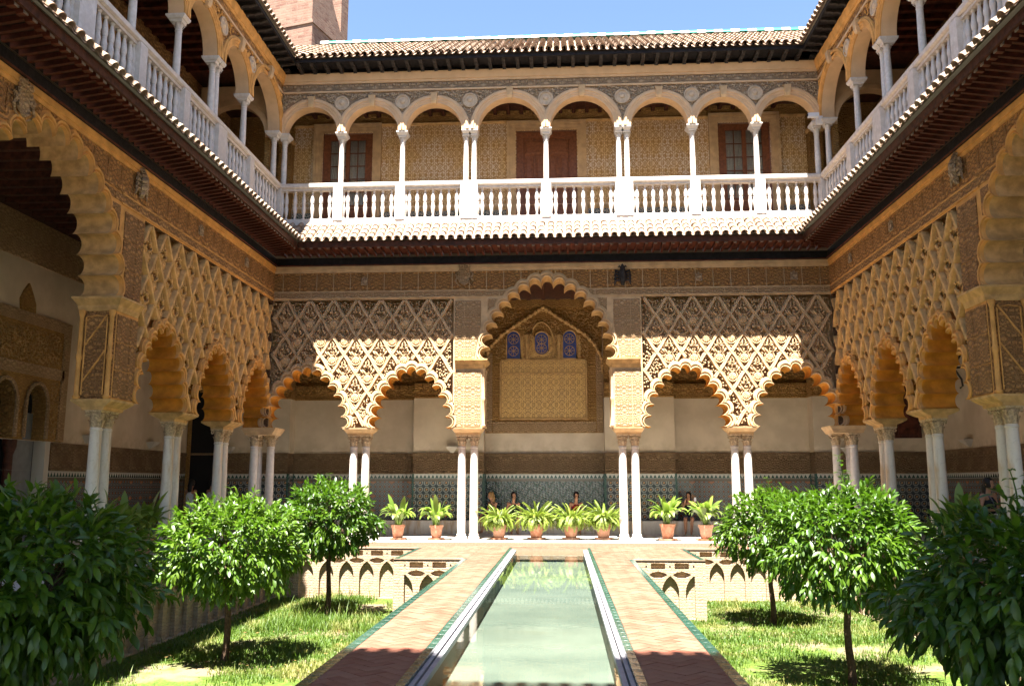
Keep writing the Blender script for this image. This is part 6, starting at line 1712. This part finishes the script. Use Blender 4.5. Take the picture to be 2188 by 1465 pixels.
def person(x, y, z, yaw_, label, pose, top, bottom, hair, female=True, hat=None, group=None):
    th = thing('person', (x, y, z), label, 'person')
    R_ = Matrix.Rotation(yaw_, 3, 'Z')
    def P(a, b, c_): v = R_ @ Vector((a, b, c_)); return Vector((x + v.x, y + v.y, z + v.z))   # facing local -y
    sw = .17
    if pose.startswith('stand'):
        hip, neck = .92, 1.42
        J = dict(pel=P(0, 0, hip), belly=P(0, 0, 1.08), chest=P(0, 0, 1.25), neck=P(0, .0, neck), hd=P(0, -.02, 1.56),
                 sl=P(-sw, 0, 1.38), sr=P(sw, 0, 1.38), hl=P(-.09, 0, .88), hr=P(.09, 0, .88), kl=P(-.10, -.02, .48), kr=P(.10, -.02, .48), al=P(-.10, .02, .07), ar=P(.10, .02, .07), tl=P(-.11, -.15, .03), tr=P(.11, -.15, .03))
        if pose == 'stand_hold': J.update(el=P(-.25, -.02, 1.10), er=P(.25, -.02, 1.10), wl=P(-.10, -.24, 1.10), wr=P(.10, -.24, 1.08))
        else: J.update(el=P(-.22, .02, 1.10), er=P(.22, .02, 1.10), wl=P(-.22, -.04, .84), wr=P(.22, -.04, .84))
    else:
        hip = .52
        J = dict(pel=P(0, 0, hip), belly=P(0, -.01, .68), chest=P(0, -.04, .86), neck=P(0, -.06, 1.02), hd=P(0, -.10, 1.16),
                 sl=P(-sw, -.04, .97), sr=P(sw, -.04, .97), hl=P(-.09, -.02, .50), hr=P(.09, -.02, .50), kl=P(-.12, -.44, .50), kr=P(.10, -.44, .50), al=P(-.12, -.44, .08), ar=P(.06, -.50, .08), tl=P(-.13, -.60, .035), tr=P(.06, -.66, .035))
        if pose == 'sit_phone': J.update(el=P(-.22, -.16, .74), er=P(.24, -.14, .80), wl=P(-.12, -.20, 1.02), wr=P(.20, -.30, 1.04))
        else: J.update(el=P(-.24, -.10, .74), er=P(.24, -.10, .74), wl=P(-.14, -.34, .62), wr=P(.14, -.34, .62))
    K = [(('pel', 'belly', 'chest', 'neck', 'hd'), [.135, .115, .125, .055, .05]), (('chest', 'sl', 'el', 'wl'), [.09, .062, .042, .028]), (('chest', 'sr', 'er', 'wr'), [.09, .062, .042, .028]),
         (('pel', 'hl', 'kl', 'al', 'tl'), [.12, .095, .062, .042, .03]), (('pel', 'hr', 'kr', 'ar', 'tr'), [.12, .095, .062, .042, .03])]
    body(th, J, 1, keys=K)
    # head
    hc = J['hd'] + (R_ @ Vector((0, -.02, .06))); hm = MB(); s_ = MB()
    prof = [(.002, -.125), (.035, -.115), (.055, -.085), (.070, -.03), (.078, .03), (.070, .08), (.045, .115), (.002, .128)]
    s_.lathe(prof, n=14); s_.v = [(a, b * 1.18 + (.01 if b > 0 else 0), c_) for a, b, c_ in s_.v]
    s_.tube([(0, -.085, .015), (0, -.108, -.02), (0, -.085, -.035)], [.008, .015, .010], 6)     # nose
    for sx in (-1, 1): s_.tube([(sx * .074, .0, .01), (sx * .086, .012, .0), (sx * .076, .01, -.03)], [.01, .014, .008], 6)
    s_.tube([(-.022, -.080, -.062), (0, -.087, -.064), (.022, -.080, -.062)], [.004, .007, .004], 6)
    hm.add([tuple(hc + R_ @ Vector(v)) for v in s_.v], s_.f); head = hm.build('head', 'skin', th, smooth=60)
    em = MB()
    for sx in (-1, 1):
        e = MB().lathe([(.001, -.008), (.010, 0), (.001, .008)], n=8); em.add([tuple(hc + R_ @ Vector((v[0] + sx * .030, v[1] - .080, v[2] + .018))) for v in e.v], e.f)
    em.build('eyes', 'hair_dark', head)
    # hair
    h = MB(); hp = [(.002, .15), (.055, .135), (.088, .09), (.096, .03), (.090, -.03), (.075, -.07)]
    h.lathe(hp, n=14, cap=False); h.v = [(a, b * 1.18 + .022, c_ + .0) for a, b, c_ in h.v]
    h.v = [(a, max(b, -.075) if c_ < .085 else b, c_) for a, b, c_ in h.v]
    hh = MB().add([tuple(hc + R_ @ Vector(v)) for v in h.v], h.f)
    if female:
        ln = MB(); ln.tube([(0, .07, .05), (0, .10, -.06), (0, .10, -.2), (0, .085, -.32)], [.055, .065, .055, .02], 9); hh.add([tuple(hc + R_ @ Vector((v[0] * 1.25, v[1], v[2]))) for v in ln.v], ln.f)
    hh.build('hair', hair, th, smooth=60)
    # clothes
    c_ = MB()
    def torso(seg, rad, nm, mat):
        q = MB().tube([tuple(J[k]) if isinstance(k, str) else tuple(k) for k in seg], rad, 14, cap=True); return q.build(nm, mat, th, smooth=60)
    torso(('pel', 'belly', 'chest', J['neck'] - (R_ @ Vector((0, 0, .06)))), [.15, .13, .15, .085], 'top', top)
    if bottom:
        b_ = MB()
        for s in 'lr': b_.tube([tuple(J['pel']), tuple(J['h' + s]), tuple((J['h' + s] + J['k' + s]) / 2)], [.135, .115, .095], 12)
        b_.build('shorts', bottom, th, smooth=60)
    # hands
    for s, w in (('l', J['wl']), ('r', J['wr'])):
        d = (w - J['e' + s]).normalized(); up_ = Vector((0, 0, 1)); sd_ = d.cross(up_).normalized() if abs(d.z) < .95 else R_ @ Vector((1, 0, 0)); hm = MB()
        pc = w + d * .045; nn = sd_.cross(d)
        hm.tube([tuple(w - d * .01), tuple(w + d * .03), tuple(w + d * .08)], [.026, .034, .032], 8)
        for q in range(4):
            b0 = w + d * .075 + sd_ * (.026 - .0173 * q); L_ = (.06, .072, .068, .052)[q]; hm.tube([tuple(b0), tuple(b0 + d * L_ * .5), tuple(b0 + d * L_ * .85 - nn * .02)], [.0095, .0085, .007], 6)
        b0 = w + d * .03 + sd_ * .03; hm.tube([tuple(b0), tuple(b0 + sd_ * .025 + d * .03), tuple(b0 + sd_ * .03 + d * .06)], [.012, .010, .008], 6)
        hm.build('hand', 'skin', th, smooth=60)
    return th, J, P
YBN = OB - .80
person(-2.30, YBN, 0, -.9 + pi * .0, 'seated blond woman in a black top turned sideways, behind the leftmost fern', 'sit', 'cloth_black', 'cloth_black', 'hair_blond')
person(-1.65, YBN, 0, 0.2, 'dark haired person in black seated beside the blond woman, mostly hidden by a fern', 'sit', 'cloth_black', 'cloth_black', 'hair_dark', female=False)
person(.42, YBN, 0, .1, 'seated person in a dark red top behind the third fern', 'sit', 'cloth_red', 'cloth_grey', 'hair_dark', female=False)
t_, J, P = person(4.10, YBN, 0, -.15, 'seated dark haired woman in shorts holding a phone to her face, between two plants', 'sit_phone', 'cloth_black', 'cloth_grey', 'hair_dark')
w = J['wr']; m = MB(); m.cbox(w.x - .035, w.x + .035, w.y - .09, w.y - .08, w.z + .02, w.z + .15, .004); props(m.build('phone', 'plastic_white', origin=tuple(w)), 'pale phone held up by the seated dark haired woman', 'phone')
person(-11.82, 27.3, 0, pi * .9, 'long haired woman in a white dress standing in the dark behind the left columns', 'stand', 'cloth_white', 'cloth_white', 'hair_dark')
person(-11.18, 27.35, 0, pi * .8, 'dark haired visitor in a white collared top, half behind the second left column pair', 'stand', 'cloth_white', 'cloth_grey', 'hair_dark', female=False)
t_, J, P = person(8.86, 18.9, 0, .5, 'long haired woman in black top and white shorts looking down at her bag', 'stand_hold', 'cloth_black', 'cloth_white', 'hair_dark')
c_ = (J['wl'] + J['wr']) / 2
bag = thing('handbag', tuple(c_ + Vector((0, 0, -.3))), 'grey and white shoulder bag held in front by the standing woman on the right', 'bag')
m = MB(); a = P(0, -.30, 1.0); m.stack([(a.z - .28, a.x - .13, a.x + .13, a.y - .05, a.y + .05), (a.z - .2, a.x - .17, a.x + .17, a.y - .07, a.y + .07), (a.z + .03, a.x - .15, a.x + .15, a.y - .05, a.y + .05), (a.z + .06, a.x - .13, a.x + .13, a.y - .02, a.y + .02)]); m.build('pouch', 'cloth_grey', bag)
m = MB(); m.box(a.x - .155, a.x + .155, a.y - .075, a.y + .07, a.z - .03, a.z + .02); m.build('flap', 'cloth_white', bag)
m = MB(); m.tube([tuple(P(-.12, -.25, 1.04)), tuple(P(-.1, -.16, 1.3)), tuple(P(-.05, -.02, 1.42)), tuple(P(.05, .12, 1.3))], .012, 5); m.build('strap', 'cloth_grey', bag)
